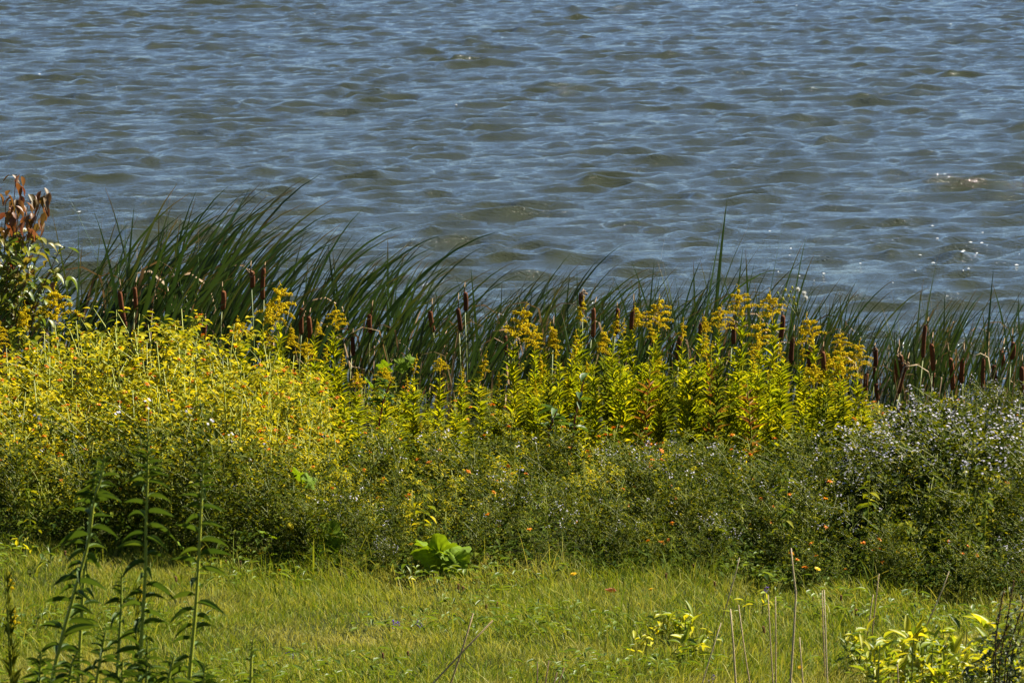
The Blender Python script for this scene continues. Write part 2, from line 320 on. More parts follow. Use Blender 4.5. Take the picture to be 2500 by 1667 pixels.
# ------------------------------------------------------------------ lawn grass (nobody could count it)
EDX, EDY = [-200, 0, 300, 600, 900, 1250, 1600, 1900, 2200, 2500, 2700], [20.4, 20.3, 20.15, 19.85, 19.6, 19.6, 19.5, 19.25, 19.05, 18.95, 18.95]   # where the weeds begin, along the photo's width
def edge_Y(px): return interp(px, EDX, EDY)
def smooth_noise(x, y, seed, scale):
    r = np.random.default_rng(seed); v = np.zeros_like(x)
    for _ in range(7):
        th = r.uniform(0, 6.28); f = scale * r.uniform(.5, 1.8); v += np.sin(f * (x * np.cos(th) + y * np.sin(th)) + r.uniform(0, 6.28))
    return v / 7
def lawn():
    n = 205000
    Yv = rng.uniform(15.6, 21.2, n); hw = Yv * .1325 + .25; x = rng.uniform(-1, 1, n) * hw
    nz = smooth_noise(x, Yv, 3, 3.5); nz2 = smooth_noise(x, Yv, 8, 9)
    h = (.055 + .035 * nz + .03 * nz2) * rng.uniform(.5, 1.5, n); h = np.clip(h, .025, .2); e_ = np.interp(px_of(x, Yv), EDX, EDY); h *= np.where(Yv > e_ - .25, 1.5, 1); ok = Yv < e_ + .35; x, Yv, h, nz = x[ok], Yv[ok], h[ok], nz[ok]; n = len(x)
    tall = rng.random(n) < .03; h[tall] *= 1.9
    az = rng.uniform(0, 6.283, n) * .6 + .8 * rng.normal(0, 1, n) + 2.5 * smooth_noise(x, Yv, 21, 2.6); lean = np.abs(rng.normal(.65, .4, n))
    dx, dy = np.cos(az), np.sin(az); hw_ = rng.uniform(.0008, .0021, n) * (1 + .5 * tall)
    B = np.stack([x, Yv, gz_np(x, Yv) - .005], 1)
    wv = rng.uniform(0, 3.14, n); Wd = np.stack([np.cos(wv), np.sin(wv) * .5, np.zeros(n)], 1) * hw_[:, None]
    def pt(s):
        hor = np.sin(lean) * s ** 1.6 * h; ver = h * (s - .35 * lean * s ** 2.4)
        return B + np.stack([dx * hor, dy * hor, ver], 1)
    p0, p1, p2, p3 = pt(0), pt(.4), pt(.75), pt(1.0)
    V = np.stack([p0 - Wd, p0 + Wd, p1 - Wd, p1 + Wd, p2 - Wd * .7, p2 + Wd * .7, p3], 1)
    mb = MB(); mb.add(V, [(0, 1, 3), (0, 3, 2), (2, 3, 5), (2, 5, 4), (4, 5, 6)], [0, 0, .4, .4, .75, .75, 1])
    return mb.mesh('lawn_grass', grass_mat())
tag(ob('lawn_grass', lawn()), 'short sunlit yellow-green grass with drier straw patches in front of the weeds', 'grass', kind='stuff')
def clover():
    n = 9000; Yv = rng.uniform(15.8, 20.8, n); x = rng.uniform(-1, 1, n) * (Yv * .1325 + .2)
    keep = smooth_noise(x, Yv, 33, 4.0) > .12; x, Yv = x[keep], Yv[keep]; n = len(x)
    P = np.stack([x, Yv, gz_np(x, Yv) + rng.uniform(.03, .10, n)], 1); az = rng.uniform(0, 6.28, n)
    D = np.stack([np.cos(az), np.sin(az), rng.uniform(-.2, .7, n)], 1)
    mb = MB(); put_leaves(mb, leaf_template(3, fold=.3, droop=.25), P, D, rng.uniform(.02, .07, n), rng.uniform(.008, .022, n)); return mb.mesh('lawn_weeds', M['weed_leaf'])
tag(ob('lawn_weeds', clover()), 'small broad-leaved lawn weeds scattered low among the grass', 'weeds', kind='stuff')

# ------------------------------------------------------------------ cattails
def blade_mesh(bend, seed, dry=False):
    r = np.random.default_rng(seed); m = 12; s = np.linspace(0, 1, m)
    th = r.normal(0, .07) + bend * .42 * np.minimum(1, s * 3) + bend * .55 * s ** 3.2
    if dry and bend > 1: k = r.uniform(.55, .8); th = np.where(s > k, th + r.uniform(1.0, 2.2) * (s - k) / (1 - k) * 1.4, th * .3)
    az = r.normal(0, .3); ds = 1 / (m - 1)
    hx = np.cumsum(np.sin(th)) * ds; hz = np.cumsum(np.cos(th)) * ds; hx -= hx[0]; hz -= hz[0]
    P = np.stack([hx * math.cos(az), hx * math.sin(az), hz], 1)
    f0 = r.uniform(-1.0, 1.0); tw = r.normal(0, .9); ph = f0 + tw * s
    tg = norm(np.gradient(P, axis=0)); e1 = np.stack([np.cos(th), np.zeros(m), -np.sin(th)], 1); e2 = np.array([0, 1., 0])
    W = norm(e1 * np.cos(ph)[:, None] + e2[None] * np.sin(ph)[:, None])
    hw = r.uniform(.0052, .0092) * np.clip(np.minimum(1, (1 - s) * 2.6) ** .8, .03, 1) * (.75 + .25 * np.minimum(1, s * 4))
    mb = MB(); ribbon(mb, P, W, hw, .22); return mb.mesh('cattail_leaf', M['cattail_dry'] if dry else M['cattail'], True)
POOL = {'up': [blade_mesh(b, 100 + i) for i, b in enumerate(np.linspace(.03, .42, 12))],
        'mid': [blade_mesh(b, 200 + i) for i, b in enumerate(np.linspace(.4, .85, 12))],
        'wind': [blade_mesh(b, 300 + i) for i, b in enumerate(np.linspace(.7, 1.25, 14))],
        'dry': [blade_mesh(b, 400 + i, True) for i, b in enumerate((.1, .3, .5, 1.1, 1.2, 1.3, 1.4, .2))]}
BH = {k: [max(v.co.z for v in me.vertices) for me in l] for k, l in POOL.items()}
TOPX = [-60, 40, 150, 300, 420, 480, 560, 640, 720, 820, 900, 1000, 1080, 1200, 1300, 1420, 1520, 1640, 1720, 1800, 1900, 1990, 2100, 2200, 2300, 2400, 2480, 2600]
TOPY = [580, 565, 545, 490, 445, 440, 480, 540, 520, 505, 540, 590, 625, 640, 625, 615, 620, 625, 600, 630, 635, 640, 680, 690, 680, 690, 680, 680]
def bend_mix(px):
    wv = interp(px, [0, 300, 900, 1300, 1600, 1900, 2300, 2500], [.5, .72, .66, .5, .25, .12, .12, .08])
    q = rnd.random()
    return 'wind' if q < wv else ('mid' if q < wv + (1 - wv) * .55 else 'up')
def cattail_blades(root, base, px, Y, n, topy, spread=.035):
    H = at(px, topy, Y).z - base[2]
    for k in range(n):
        dry = rnd.random() < .15
        cls = 'dry' if dry else bend_mix(px)
        i = rnd.randrange(len(POOL[cls])); hh = H * (U(.35, .75) if dry else U(.68, 1.03)) / BH[cls][i]
        wsc = 1.0 / max(.3, 1) * U(.9, 1.25)
        ob('leaf', POOL[cls][i], root, (U(-spread, spread), U(-spread, spread), 0), (0, U(-.06, .06), U(-.45, .45) + (math.pi if (cls == 'up' or dry) and rnd.random() < .5 else 0)), (hh, hh, hh) if False else (hh, hh * wsc, hh))
def ctop(px, rows=0): return interp(px, TOPX, TOPY)
def spike_mesh(seed):
    r = np.random.default_rng(seed); s = np.array([0, .03, .1, .3, .6, .9, .97, 1.0]); rr = np.array([.35, .8, 1, 1.02, 1.0, .97, .75, .3]) * .0150
    P = np.stack([.01 * np.sin(s * 2 + r.uniform(0, 6)), np.zeros(8), s], 1); mb = MB(); tube(mb, P, rr, 9); return mb.mesh('flower_spike', M['spike'], True)
SPIKES = [spike_mesh(i) for i in range(4)]
mb = MB(); tube(mb, [(0, 0, 0), (.003, 0, .5), (0, 0, 1)], [.0055, .005, .004], 6); STEM6 = mb.mesh('stem', M['stem_green'], True)
mb = MB(); tube(mb, [(0, 0, 0), (.001, 0, .5), (.003, 0, 1)], [.0045, .003, .0015], 5); blob(mb, [(.002, 0, .05), (-.004, 0, .12), (.004, .003, .2)], .006); STIP = mb.mesh('spike_tip', M['spike_tip'])
mb = MB(); blob(mb, rng.normal(0, .012, (26, 3)) * [1, 1, 1.6], rng.uniform(.005, .012, 26)); FLUFF = mb.mesh('seed_fluff', M['spike_tip'])
spike_list = [(35, 693, 80), (301, 755, 88), (329, 729, 55), (542, 733, 45), (645, 693, 75), (738, 784, 62), (754, 800, 55), (613, 682, 40), (502, 813, 45), (1056, 784, 50), (1120, 780, 55), (1134, 736, 45), (1238, 845, 50), (1422, 744, 55), (1447, 787, 70), (1504, 784, 60), (1546, 780, 50), (1713, 812, 45), (1789, 814, 50), (1906, 800, 60), (1936, 860, 75), (1979, 875, 50), (2009, 888, 60), (2134, 890, 80), (2117, 936, 50), (2143, 956, 40), (2185, 905, 56), (2196, 896, 60), (2205, 925, 70), (2258, 833, 78), (2275, 872, 65), (2321, 913, 76), (2352, 905, 60), (2402, 921, 92), (2446, 879, 45), (2470, 856, 42), (2279, 932, 45), (2432, 921, 60), (2493, 930, 70), (1585, 812, 50), (1660, 850, 55), (905, 790, 45), (860, 845, 45), (1350, 830, 40)]
SP_LABEL = {0: 'cattail with rust-brown spike in front of the reddish shrub', 1: 'cattail with long rust-brown spike just above the left yellow mound', 4: 'cattail with dark spike behind the large goldenrod plume left of centre',
            13: 'cattail with spike topped by pale fluff behind a narrow goldenrod plume', 23: 'cattail with dark ragged spike shedding pale fluff near the rightmost goldenrod', 28: 'cattail with thick leaning brown spike among the crowd of spikes on the right',
            29: 'cattail with the highest brown spike on the right, bare stalk tip above', 33: 'cattail with the longest dark spike near the right edge', 31: 'cattail with dark upright spike above the white aster bush', 38: 'cattail with brown spike cut by the right edge of the picture'}
ZN = [(110, 'behind the reddish shrub'), (240, 'just right of the reddish shrub'), (350, 'behind the long rust-brown spike at left'), (470, 'at the left foot of the tallest bent clump'), (580, 'in the tallest bent clump'), (720, 'behind the tallest left goldenrod'), (850, 'behind the lone ragged goldenrod plume'), (1000, 'in the gap left of centre'), (1120, 'above the dark heart-shaped leaves'), (1250, 'at centre left of the dense goldenrod stand'), (1400, 'behind the left end of the dense goldenrod stand'), (1540, 'behind the narrow goldenrod plume by the fluffy spike'), (1680, 'behind the broad bright plume of the dense stand'), (1830, 'behind the highest goldenrod of the dense stand'), (1960, 'behind the white seed puffs'), (2090, 'behind the rightmost goldenrods'), (2230, 'among the crowd of spikes right of the goldenrods'), (2340, 'around the highest brown spike'), (2440, 'above the white aster bush'), (9999, 'at the right edge')]
def zone(px): return next(n for lim, n in ZN if px < lim)
LM = [(90, 'at the left edge'), (200, 'below the far-left goldenrod'), (320, 'above the leftmost foreground stem'), (420, 'above the middle foreground stem'), (540, 'above the right foreground stem'), (660, 'below the tallest left goldenrod'), (770, 'above the shaded broad leaves'), (880, 'below the lone ragged plume'), (1000, 'left of the broad bright leaves'), (1140, 'above the broad bright leaves'), (1280, 'right of the broad bright leaves'), (1420, 'below the left end of the dense stand'), (1560, 'below the narrow plume by the fluffy spike'), (1690, 'below the broad bright plume'), (1820, 'above the bright leafy weed'), (1960, 'behind the tallest dry stalk'), (2080, 'below the rightmost goldenrods'), (2200, 'below the crowd of brown spikes'), (2320, 'below the highest brown spike'), (2430, 'left of the right edge'), (9999, 'at the right edge')]
def landmark(px, Y): 
    t = Y - edge_Y(px); return ('in front ' if t < .8 else 'halfway back ' if t < 1.9 else 'at the back ') + next(n for lim, n in LM if px < lim)
for i, (px, py, ln) in enumerate(spike_list):
    Y = U(25.5, 26.0); c = at(px, py, Y); L = ln / pxs(Y) * 1.05; tilt = rnd.gauss(.05, .05); 
    if i == 28: tilt = .22
    if i == 1: tilt = -.10
    zb = -.06; Ht = c.z - L / 2 - zb
    base = (c.x - math.tan(tilt) * (c.z - zb), Y, zb)
    t = thing('cattail', SP_LABEL.get(i, 'cattail with brown spike ' + zone(px)), 'cattail', base, 'cattails with brown spikes')
    ob('stem', STEM6, t, (0, 0, 0), (0, tilt, 0), (1, 1, Ht / math.cos(tilt)))
    top = Vector((math.tan(tilt) * Ht, 0, Ht)); ax = Vector((math.sin(tilt), 0, math.cos(tilt)))
    s = ob('flower_spike', SPIKES[i % 4], t, top, (0, tilt, 0), (U(.85, 1.12),) * 2 + (L,))
    e = top + ax * L
    ob('spike_tip', STIP, t, e - ax * .004, (0, tilt + U(-.1, .1), 0), (1, 1, U(.03, .11)))
    if i in (5, 7, 13, 18, 23, 27, 28, 34): ob('seed_fluff', FLUFF, t, e - ax * U(0, L * .2), (0, 0, U(0, 6)), U(.7, 1.2), kind='stuff')
    cattail_blades(t, base, px, Y, rnd.randint(2, 3), min(py - 30, ctop(px) + U(10, 120)))
# tall single blades that stand clear of the rest
for px, py, Y, cls, lab in [(455, 438, 26.4, 'wind', 'tallest wind-bent cattail in the left clump'), (500, 452, 26.8, 'wind', 'tall bent cattail just right of the tallest one'), (575, 485, 26.6, 'wind', 'cattail whose tip sweeps far right over the water at left'),
        (1740, 485, 26.2, 'up', 'tallest upright cattail standing clear of the others right of centre'), (1758, 478, 26.5, 'up', 'upright cattail crossing the tallest one right of centre'), (1887, 526, 26.3, 'up', 'straight cattail blade with pale tip above the goldenrods'),
        (1945, 570, 26.4, 'up', 'leaning cattail just left of the white seed puffs'), (1800, 605, 26.2, 'up', 'slim leaning cattail between the two tall upright ones'), (2268, 602, 26.6, 'up', 'single tall cattail with dark tip right of centre by the water'), (2422, 655, 26.4, 'up', 'tall upright cattail second from the right edge'),
        (180, 510, 26.2, 'up', 'left-leaning cattail with pale dry tip beside the shrub'), (155, 515, 26.0, 'up', 'cattail with pale tip nearest the reddish shrub'), (1410, 600, 26.5, 'wind', 'cattail with a brown dry tip at centre'), (1600, 575, 26.5, 'up', 'upright narrow cattail left of the tall pair'), (895, 500, 27.0, 'wind', 'cattail bent far over the water left of centre'), (1520, 600, 26.7, 'wind', 'arching cattail right of centre with tip bent to the right')]:
    p = at(px, py, Y); zb = -.06; H = p.z - zb
    i = rnd.randrange(5 if cls == 'up' else len(POOL[cls])); hh = H / BH[cls][i]; me = POOL[cls][i]
    off = max(v.co.x for v in me.vertices) * hh * (1 if cls == 'wind' else .6)
    rz = math.pi if (px < 190) else U(-.3, .3)
    t = thing('cattail', lab, 'cattail', (p.x - (off if px > 190 else -off), Y, zb), 'cattails standing in the lake margin')
    ob('leaf', me, t, (0, 0, 0), (0, 0, rz), hh)
    for k in range(3):
        c2 = bend_mix(px); j = rnd.randrange(len(POOL[c2])); h2 = H * U(.6, .9) / BH[c2][j]
        ob('leaf', POOL[c2][j], t, (U(-.03, .03), U(-.03, .03), 0), (0, 0, U(-.4, .4)), h2)
# the rest of the stand
n_cat = 0
while n_cat < 262:
    px = U(-120, 2600)
    dens = interp(px, [-120, 100, 250, 600, 680, 800, 1000, 1500, 1700, 2000, 2300, 2600], [.5, .7, .95, .95, .7, .85, .95, .95, .85, .85, .95, 1])
    if rnd.random() > dens: continue
    Y = 25.8 + 2.0 * rnd.random() ** 1.4
    zb = -.06 if Y > 26 else gz(0, Y) - .02; x = (px - 1250) * Y * 1.012 / 1e4
    front = Y < 26.3
    topy = ctop(px) + (U(30, 120) if front else U(-10, 75)) + (60 if rnd.random() < .2 else 0)
    sh = interp(px, [0, 300, 900, 1500, 2500], [.12, .30, .28, .15, .05])
    base = (x - sh * U(.5, 1.1), Y, zb)
    t = thing('cattail', 'green cattail leaning with the wind ' + zone(px), 'cattail', base, 'cattails ' + zone(px))
    cattail_blades(t, base, px, Y, rnd.randint(6, 9), topy, .06); n_cat += 1
def litter():                                               # dead stubs between the stems
    mb = MB(); n = 420
    for _ in range(n):
        x, Y = U(-3.6, 3.6), U(25.6, 27.6); h = U(.15, .62); a, l = U(-.5, .7), U(0, .25)
        P = np.array([(0, 0, 0), (l * h * .3, 0, h * .5), (l * h + .03 * a, 0, h * .9), (l * h + a * h * .35, 0, h * U(.75, 1.0))]) + [x, Y, -.06]
        f = U(0, 3.1); W = np.tile([math.cos(f), math.sin(f), 0], (4, 1)); ribbon(mb, P, W, np.array([.005, .006, .005, .001]) * U(.7, 1.3), .2)
    return mb.mesh('dead_cattail_litter', M['cattail_dry'])
tag(ob('dead_cattail_litter', litter()), 'tan dead leaves and broken stalks standing low among the cattails', 'dead leaves', kind='stuff')

# ------------------------------------------------------------------ bank weeds: jewelweed, asters
CRX = [-200, 0, 130, 250, 400, 550, 680, 760, 850, 1000, 1250, 1500, 1800, 2000, 2150, 2300, 2400, 2500, 2700]
CRH = [.72, .74, .78, .84, .86, .80, .68, .54, .44, .38, .38, .35, .35, .38, .46, .57, .54, .44, .4]
def mass_h(px, Y):
    t = Y - edge_Y(px)
    if t < 0: return 0
    c = interp(px, CRX, CRH)
    return c * (.42 + .58 * min(1, t / (1.3 if px > 1000 else 1.9)) ** .8)
JT = leaf_template(4, lambda s: np.array([.05, .44, .5, .3, 0]), .3, .24)
def jewel_plant(seed, mat):
    """unit height plant; returns stem mesh, foliage mesh, flower anchor points"""
    r = np.random.default_rng(seed); st, fo = MB(), MB()
    H = .8; pts = [(0, 0, 0), (r.normal(0, .02), r.normal(0, .02), .4), (r.normal(0, .03), r.normal(0, .03), H)]
    tube(st, pts, [.006, .005, .002], 5); P, D = [], []; tips = []
    for k in range(13):
        z = r.uniform(.12, .72); az = r.uniform(0, 6.28); l = r.uniform(.10, .26) * (1.15 - .35 * z)
        a = np.array([0, 0, z]); e = a + np.array([math.cos(az) * l, math.sin(az) * l, l * r.uniform(.5, 1.1)]); e[2] = min(e[2], .86)
        tube(st, [a, (a + e) / 2 + [0, 0, .015], e], [.0032, .0025, .0012], 4, False); tips.append(e)
        for j in range(12):
            q = a + (e - a) * r.uniform(.2, 1.08); az2 = az + r.normal(0, 1.2); P.append(q + r.normal(0, .018, 3)); D.append((math.cos(az2), math.sin(az2), r.normal(-.05, .3)))
    for k in range(18):
        az = r.uniform(0, 6.28); P.append((r.normal(0, .02), r.normal(0, .02), r.uniform(.15, .82))); D.append((math.cos(az), math.sin(az), r.normal(0, .3)))
    n = len(P); L = r.uniform(.018, .05, n) * np.where(r.random(n) < .06, 1.5, 1); put_leaves(fo, JT, np.array(P), np.array(D), L, L * r.uniform(.42, .6, n), r.normal(0, .35, n))
    tips.sort(key=lambda e: -e[2])
    return st.mesh('stem', M['stem_yellow']), fo.mesh('foliage', mat), [Vector(t) for t in tips]
JY = [jewel_plant(500 + i, M['jewel']) for i in range(7)]
JG = [jewel_plant(540 + i, M['jewel_green']) for i in range(5)]
def orange_flower():
    mb = MB(); az = np.array([.2, 1.5, 2.7, 3.9, 5.2]); D = np.stack([np.cos(az), np.sin(az), np.array([.2, .5, .3, -.3, -.4])], 1)
    put_leaves(mb, leaf_template(2, lambda s: np.array([.12, .5, 0]), .3, .3), np.zeros((5, 3)), D, .016, .014)
    tube(mb, [(0, 0, 0), (0, .008, -.004), (0, .017, -.002), (0, .022, .004)], [.006, .0055, .003, .001], 5, False); return mb.mesh('flower', M['orange'])
OFL = orange_flower()
AT = DIAMOND
def aster_plant(seed, flowers):
    r = np.random.default_rng(seed); st, fo, fl = MB(), MB(), MB(); H = .55; heads = []
    tp = [(0, 0, 0), (r.normal(0, .02), r.normal(0, .02), .3), (r.normal(0, .05), r.normal(0, .05), H)]; tube(st, tp, [.004, .003, .0015], 4, False)
    P, D = [], []
    for k in range(24):
        z = r.uniform(.08, .48); az = r.uniform(0, 6.28); l = r.uniform(.10, .24) * (1.1 - z * .6)
        a = np.array([0, 0, z]); e = a + np.array([math.cos(az) * l, math.sin(az) * l, l * r.uniform(.35, 1.0)]); e[2] = min(e[2], .6)
        tube(st, [a, (a + e) / 2 + [0, 0, .01], e], [.0018, .0014, .0008], 3, False); heads.append(e)
        for j in range(17):
            q = a + (e - a) * r.uniform(.1, 1.0); az2 = az + r.normal(0, 1.4); P.append(q + r.normal(0, .014, 3)); D.append((math.cos(az2), math.sin(az2), r.normal(.25, .5)))
    n = len(P); L = r.uniform(.014, .046, n); put_leaves(fo, AT, np.array(P), np.array(D), L, L * r.uniform(.3, .55, n), r.normal(0, .5, n))
    heads.sort(key=lambda e: -e[2])
    for e in heads[:flowers]:
        for k in range(4):
            c = e + r.normal(0, .014, 3) + [0, 0, .008]; tilt = norm(np.array([r.normal(.15, .4), r.normal(-.25, .4), 1.0])); 
            a = np.linspace(0, 6.28, 8)[:-1]; u = norm(np.cross(tilt, [0, 1, .2])); v = np.cross(tilt, u)
            D2 = np.cos(a)[:, None] * u + np.sin(a)[:, None] * v
            put_leaves(fl, DIAMOND, np.tile(c, (7, 1)), D2, .0075, .0040, up=np.tile(tilt, (7, 1)))
    return st.mesh('stem', M['stem_green']), fo.mesh('foliage', M['aster_leaf']), (fl.mesh('flowers', M['aster_flower']) if flowers else None)
AST = [aster_plant(600 + i, f) for i, f in enumerate((0, 0, 0, 0, 1, 3))]
ASW = [aster_plant(640 + i, f) for i, f in enumerate((14, 18, 20))]
def put_jewel(px, Y, h, yellow, label, group, nf):
    w_ = landmark(px, Y); label = ('yellow-green' if yellow else 'green') + ' jewelweed' + (' with orange flowers ' if nf else ' unflowered ') + w_; group = 'jewelweed ' + w_
    st, fo, tips = rnd.choice(JY if yellow else JG); x = (px - 1250) * Y * 1.012 / 1e4; s = h / .8
    t = thing('jewelweed', label, 'wildflower', (x, Y, gz(x, Y)), group, (U(-.12, .12), U(-.12, .12), U(0, 6.28)), (s * U(.9, 1.1), s * U(.9, 1.1), s)) if False else thing('jewelweed', label, 'wildflower', (x, Y, gz(x, Y)), group, (U(-.12, .12), U(-.05, .18), U(0, 6.28)), s)
    ob('stem', st, t); ob('foliage', fo, t, kind='stuff')
    for k in rnd.sample(range(9), nf): ob('flower', OFL, t, tips[k] + Vector((U(-.02, .02), U(-.02, .02), U(.0, .02))), (U(-.5, .5), U(-.5, .5), U(0, 6.28)), U(.7, 1.05) / s)
def put_aster(px, Y, h, white, label, group):
    w_ = landmark(px, Y); label = ('white-flowered aster ' if white else 'fine-leaved green aster ') + w_; group = 'asters ' + w_
    st, fo, fl = rnd.choice(ASW if white else AST); x = (px - 1250) * Y * 1.012 / 1e4; s = h / .55
    t = thing('aster_plant', label, 'wildflower', (x, Y, gz(x, Y)), group, (U(-.12, .12), U(-.05, .15), U(0, 6.28)), s)
    ob('stem', st, t); ob('foliage', fo, t, kind='stuff')
    if fl: ob('flowers', fl, t, kind='stuff')
def undergrowth():  # leaves added for occlusion, their colour darkened to deepen the shade
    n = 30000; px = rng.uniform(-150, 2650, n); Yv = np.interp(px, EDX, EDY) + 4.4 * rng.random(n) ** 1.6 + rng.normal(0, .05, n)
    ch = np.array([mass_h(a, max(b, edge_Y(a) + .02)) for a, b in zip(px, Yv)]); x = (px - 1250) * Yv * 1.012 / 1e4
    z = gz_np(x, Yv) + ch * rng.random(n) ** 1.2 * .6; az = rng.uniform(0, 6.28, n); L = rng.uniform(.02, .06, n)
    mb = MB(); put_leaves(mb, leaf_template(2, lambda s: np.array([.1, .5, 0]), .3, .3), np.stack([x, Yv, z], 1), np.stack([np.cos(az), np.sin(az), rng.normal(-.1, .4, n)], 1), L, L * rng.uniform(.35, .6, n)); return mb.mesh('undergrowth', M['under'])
tag(ob('undergrowth', undergrowth()), 'tangle of low green leaves, coloured dark to deepen the shade inside the weed bank', 'undergrowth', kind='stuff')
# left mound of yellow jewelweed, its greener foot partly shade put into leaf colour
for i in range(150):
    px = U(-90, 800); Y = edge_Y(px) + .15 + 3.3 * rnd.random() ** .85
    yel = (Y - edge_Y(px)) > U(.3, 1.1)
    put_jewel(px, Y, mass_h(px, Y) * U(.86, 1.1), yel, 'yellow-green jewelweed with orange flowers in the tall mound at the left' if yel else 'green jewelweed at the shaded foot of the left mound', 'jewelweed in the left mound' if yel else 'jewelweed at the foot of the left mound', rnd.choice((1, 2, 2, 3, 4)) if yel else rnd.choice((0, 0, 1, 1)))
for i in range(46):
    px = U(-60, 900); Y = edge_Y(px) + U(.02, .9)
    if px < 300 and rnd.random() < .4: continue
    put_aster(px, Y, mass_h(px, Y) * U(.9, 1.15) + .05, False, 'fine-leaved green weed at the lawn edge below the left mound', 'fine-leaved weeds below the left mound')
# middle band
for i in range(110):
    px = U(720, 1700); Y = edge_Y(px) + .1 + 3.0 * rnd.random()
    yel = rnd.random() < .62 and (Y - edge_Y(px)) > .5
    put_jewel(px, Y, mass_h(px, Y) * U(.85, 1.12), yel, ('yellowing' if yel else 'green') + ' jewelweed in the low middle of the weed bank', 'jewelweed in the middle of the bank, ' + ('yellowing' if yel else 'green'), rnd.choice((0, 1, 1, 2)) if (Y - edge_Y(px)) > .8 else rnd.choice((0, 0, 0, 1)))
for i in range(95):
    px = U(780, 1750); Y = edge_Y(px) + .02 + 2.4 * rnd.random() ** 1.2
    put_aster(px, Y, mass_h(px, Y) * U(.9, 1.12) + .03, rnd.random() < .05, 'fine-leaved aster with a few white flowers in the middle of the bank', 'asters in the middle of the bank')
# right: aster bushes, white flowers on top
for i in range(130):
    px = U(1560, 2620); Y = edge_Y(px) + .02 + 2.7 * rnd.random() ** 1.1
    wh = rnd.random() < (.75 if (2050 < px < 2480 and Y - edge_Y(px) > 1.2) else .06)
    put_aster(px, Y, mass_h(px, Y) * U(.9, 1.12) + .03, wh, 'aster covered in small white flowers on the tall bush at the right' if wh else 'dark green fine-leaved aster in the shaded bush at the right', 'white asters at the right' if wh else 'green asters at the right')
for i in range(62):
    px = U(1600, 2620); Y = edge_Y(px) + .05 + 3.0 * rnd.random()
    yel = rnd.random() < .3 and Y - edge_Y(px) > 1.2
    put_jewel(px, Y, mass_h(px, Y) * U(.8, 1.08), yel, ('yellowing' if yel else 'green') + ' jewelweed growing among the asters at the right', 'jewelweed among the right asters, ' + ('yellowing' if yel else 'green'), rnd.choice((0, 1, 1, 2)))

for i in range(20):
    px = U(2110, 2440); Y = edge_Y(px) + U(1.5, 2.5); put_aster(px, Y, interp(px, CRX, CRH) * U(1.0, 1.15), True, '', '')
for i in range(70):
    px = U(2070, 2640); Y = U(22.2, 25.1); h = U(.20, .36)
    if i % 3: put_jewel(px, Y, h, rnd.random() < .6, '', '', rnd.choice((0, 1, 2)))
    else: put_aster(px, Y, h, rnd.random() < .5, '', '')
for i in range(26):
    px = U(820, 1260); Y = U(22.8, 25.1); put_jewel(px, Y, U(.24, .42), rnd.random() < .35, '', '', rnd.choice((0, 1, 2)))
# ------------------------------------------------------------------ goldenrods of the bank
LT = leaf_template(4, lambda s: np.array([.10, .42, .5, .32, 0]), .3, .22)
def gold_body(seed, mat, nleaf=96):
    r = np.random.default_rng(seed); st, fo = MB(), MB(); bx, by = r.normal(0, .03, 2)
    sp = lambda z: np.stack([bx * z ** 2, by * z ** 2, z], -1)
    tube(st, sp(np.linspace(0, 1, 5)), np.linspace(.006, .0028, 5), 5, False)
    z = np.sort(r.uniform(.08, .97, nleaf)); az = np.arange(nleaf) * 2.4 + r.normal(0, .3, nleaf); el = r.normal(1.8, .5, nleaf)
    D = np.stack([np.cos(az), np.sin(az), el], 1); L = r.uniform(.07, .13, nleaf) * np.interp(z, [0, .3, .8, 1], [.8, 1.1, .9, .5])
    put_leaves(fo, LT, sp(z), D, L, L * r.uniform(.10, .145, nleaf), r.normal(0, .4, nleaf))
    return st.mesh('stem', M['stem_yellow']), fo.mesh('foliage', mat), Vector((bx, by, 1))
GB = [gold_body(700 + i, M['golden_leaf']) for i in range(6)]
GM = [gold_body(720 + i, M['golden_leaf_mid']) for i in range(4)]
GDRY = [gold_body(740 + i, M['golden_dry'], 30) for i in range(2)]
def plume(seed, kind):
    r = np.random.default_rng(seed); mb = MB(); P = []
    for z in np.linspace(.0, 1.0, 34): P.append((r.normal(0, .02), r.normal(0, .02), z))
    nb = {'wide': 15, 'spire': 9, 'side': 12}[kind]
    for k in range(nb):
        z0 = .02 + .72 * (k + .5) / nb * r.uniform(.9, 1.1); az = (r.uniform(-.9, .9) if kind == 'side' else k * 2.4 + r.normal(0, .3))
        l = {'wide': .58, 'spire': .26, 'side': .55}[kind] * (1.05 - z0) * r.uniform(.75, 1.15)
        for s in np.linspace(.12, 1, 17):
            hx = l * s; dz = l * (.75 * s - .62 * s * s)
            for q in range(3): P.append((math.cos(az) * hx + r.normal(0, .018), math.sin(az) * hx + r.normal(0, .018), z0 + dz + .03 * r.random() + (.022 * q)))
    P = np.array(P); blob(mb, P, r.uniform(.013, .027, len(P)), .8); return mb.mesh('flower_plume', M['golden'])
PL = {k: [plume(800 + 10 * j + i, k) for i in range(4)] for j, k in enumerate(('wide', 'spire', 'side'))}
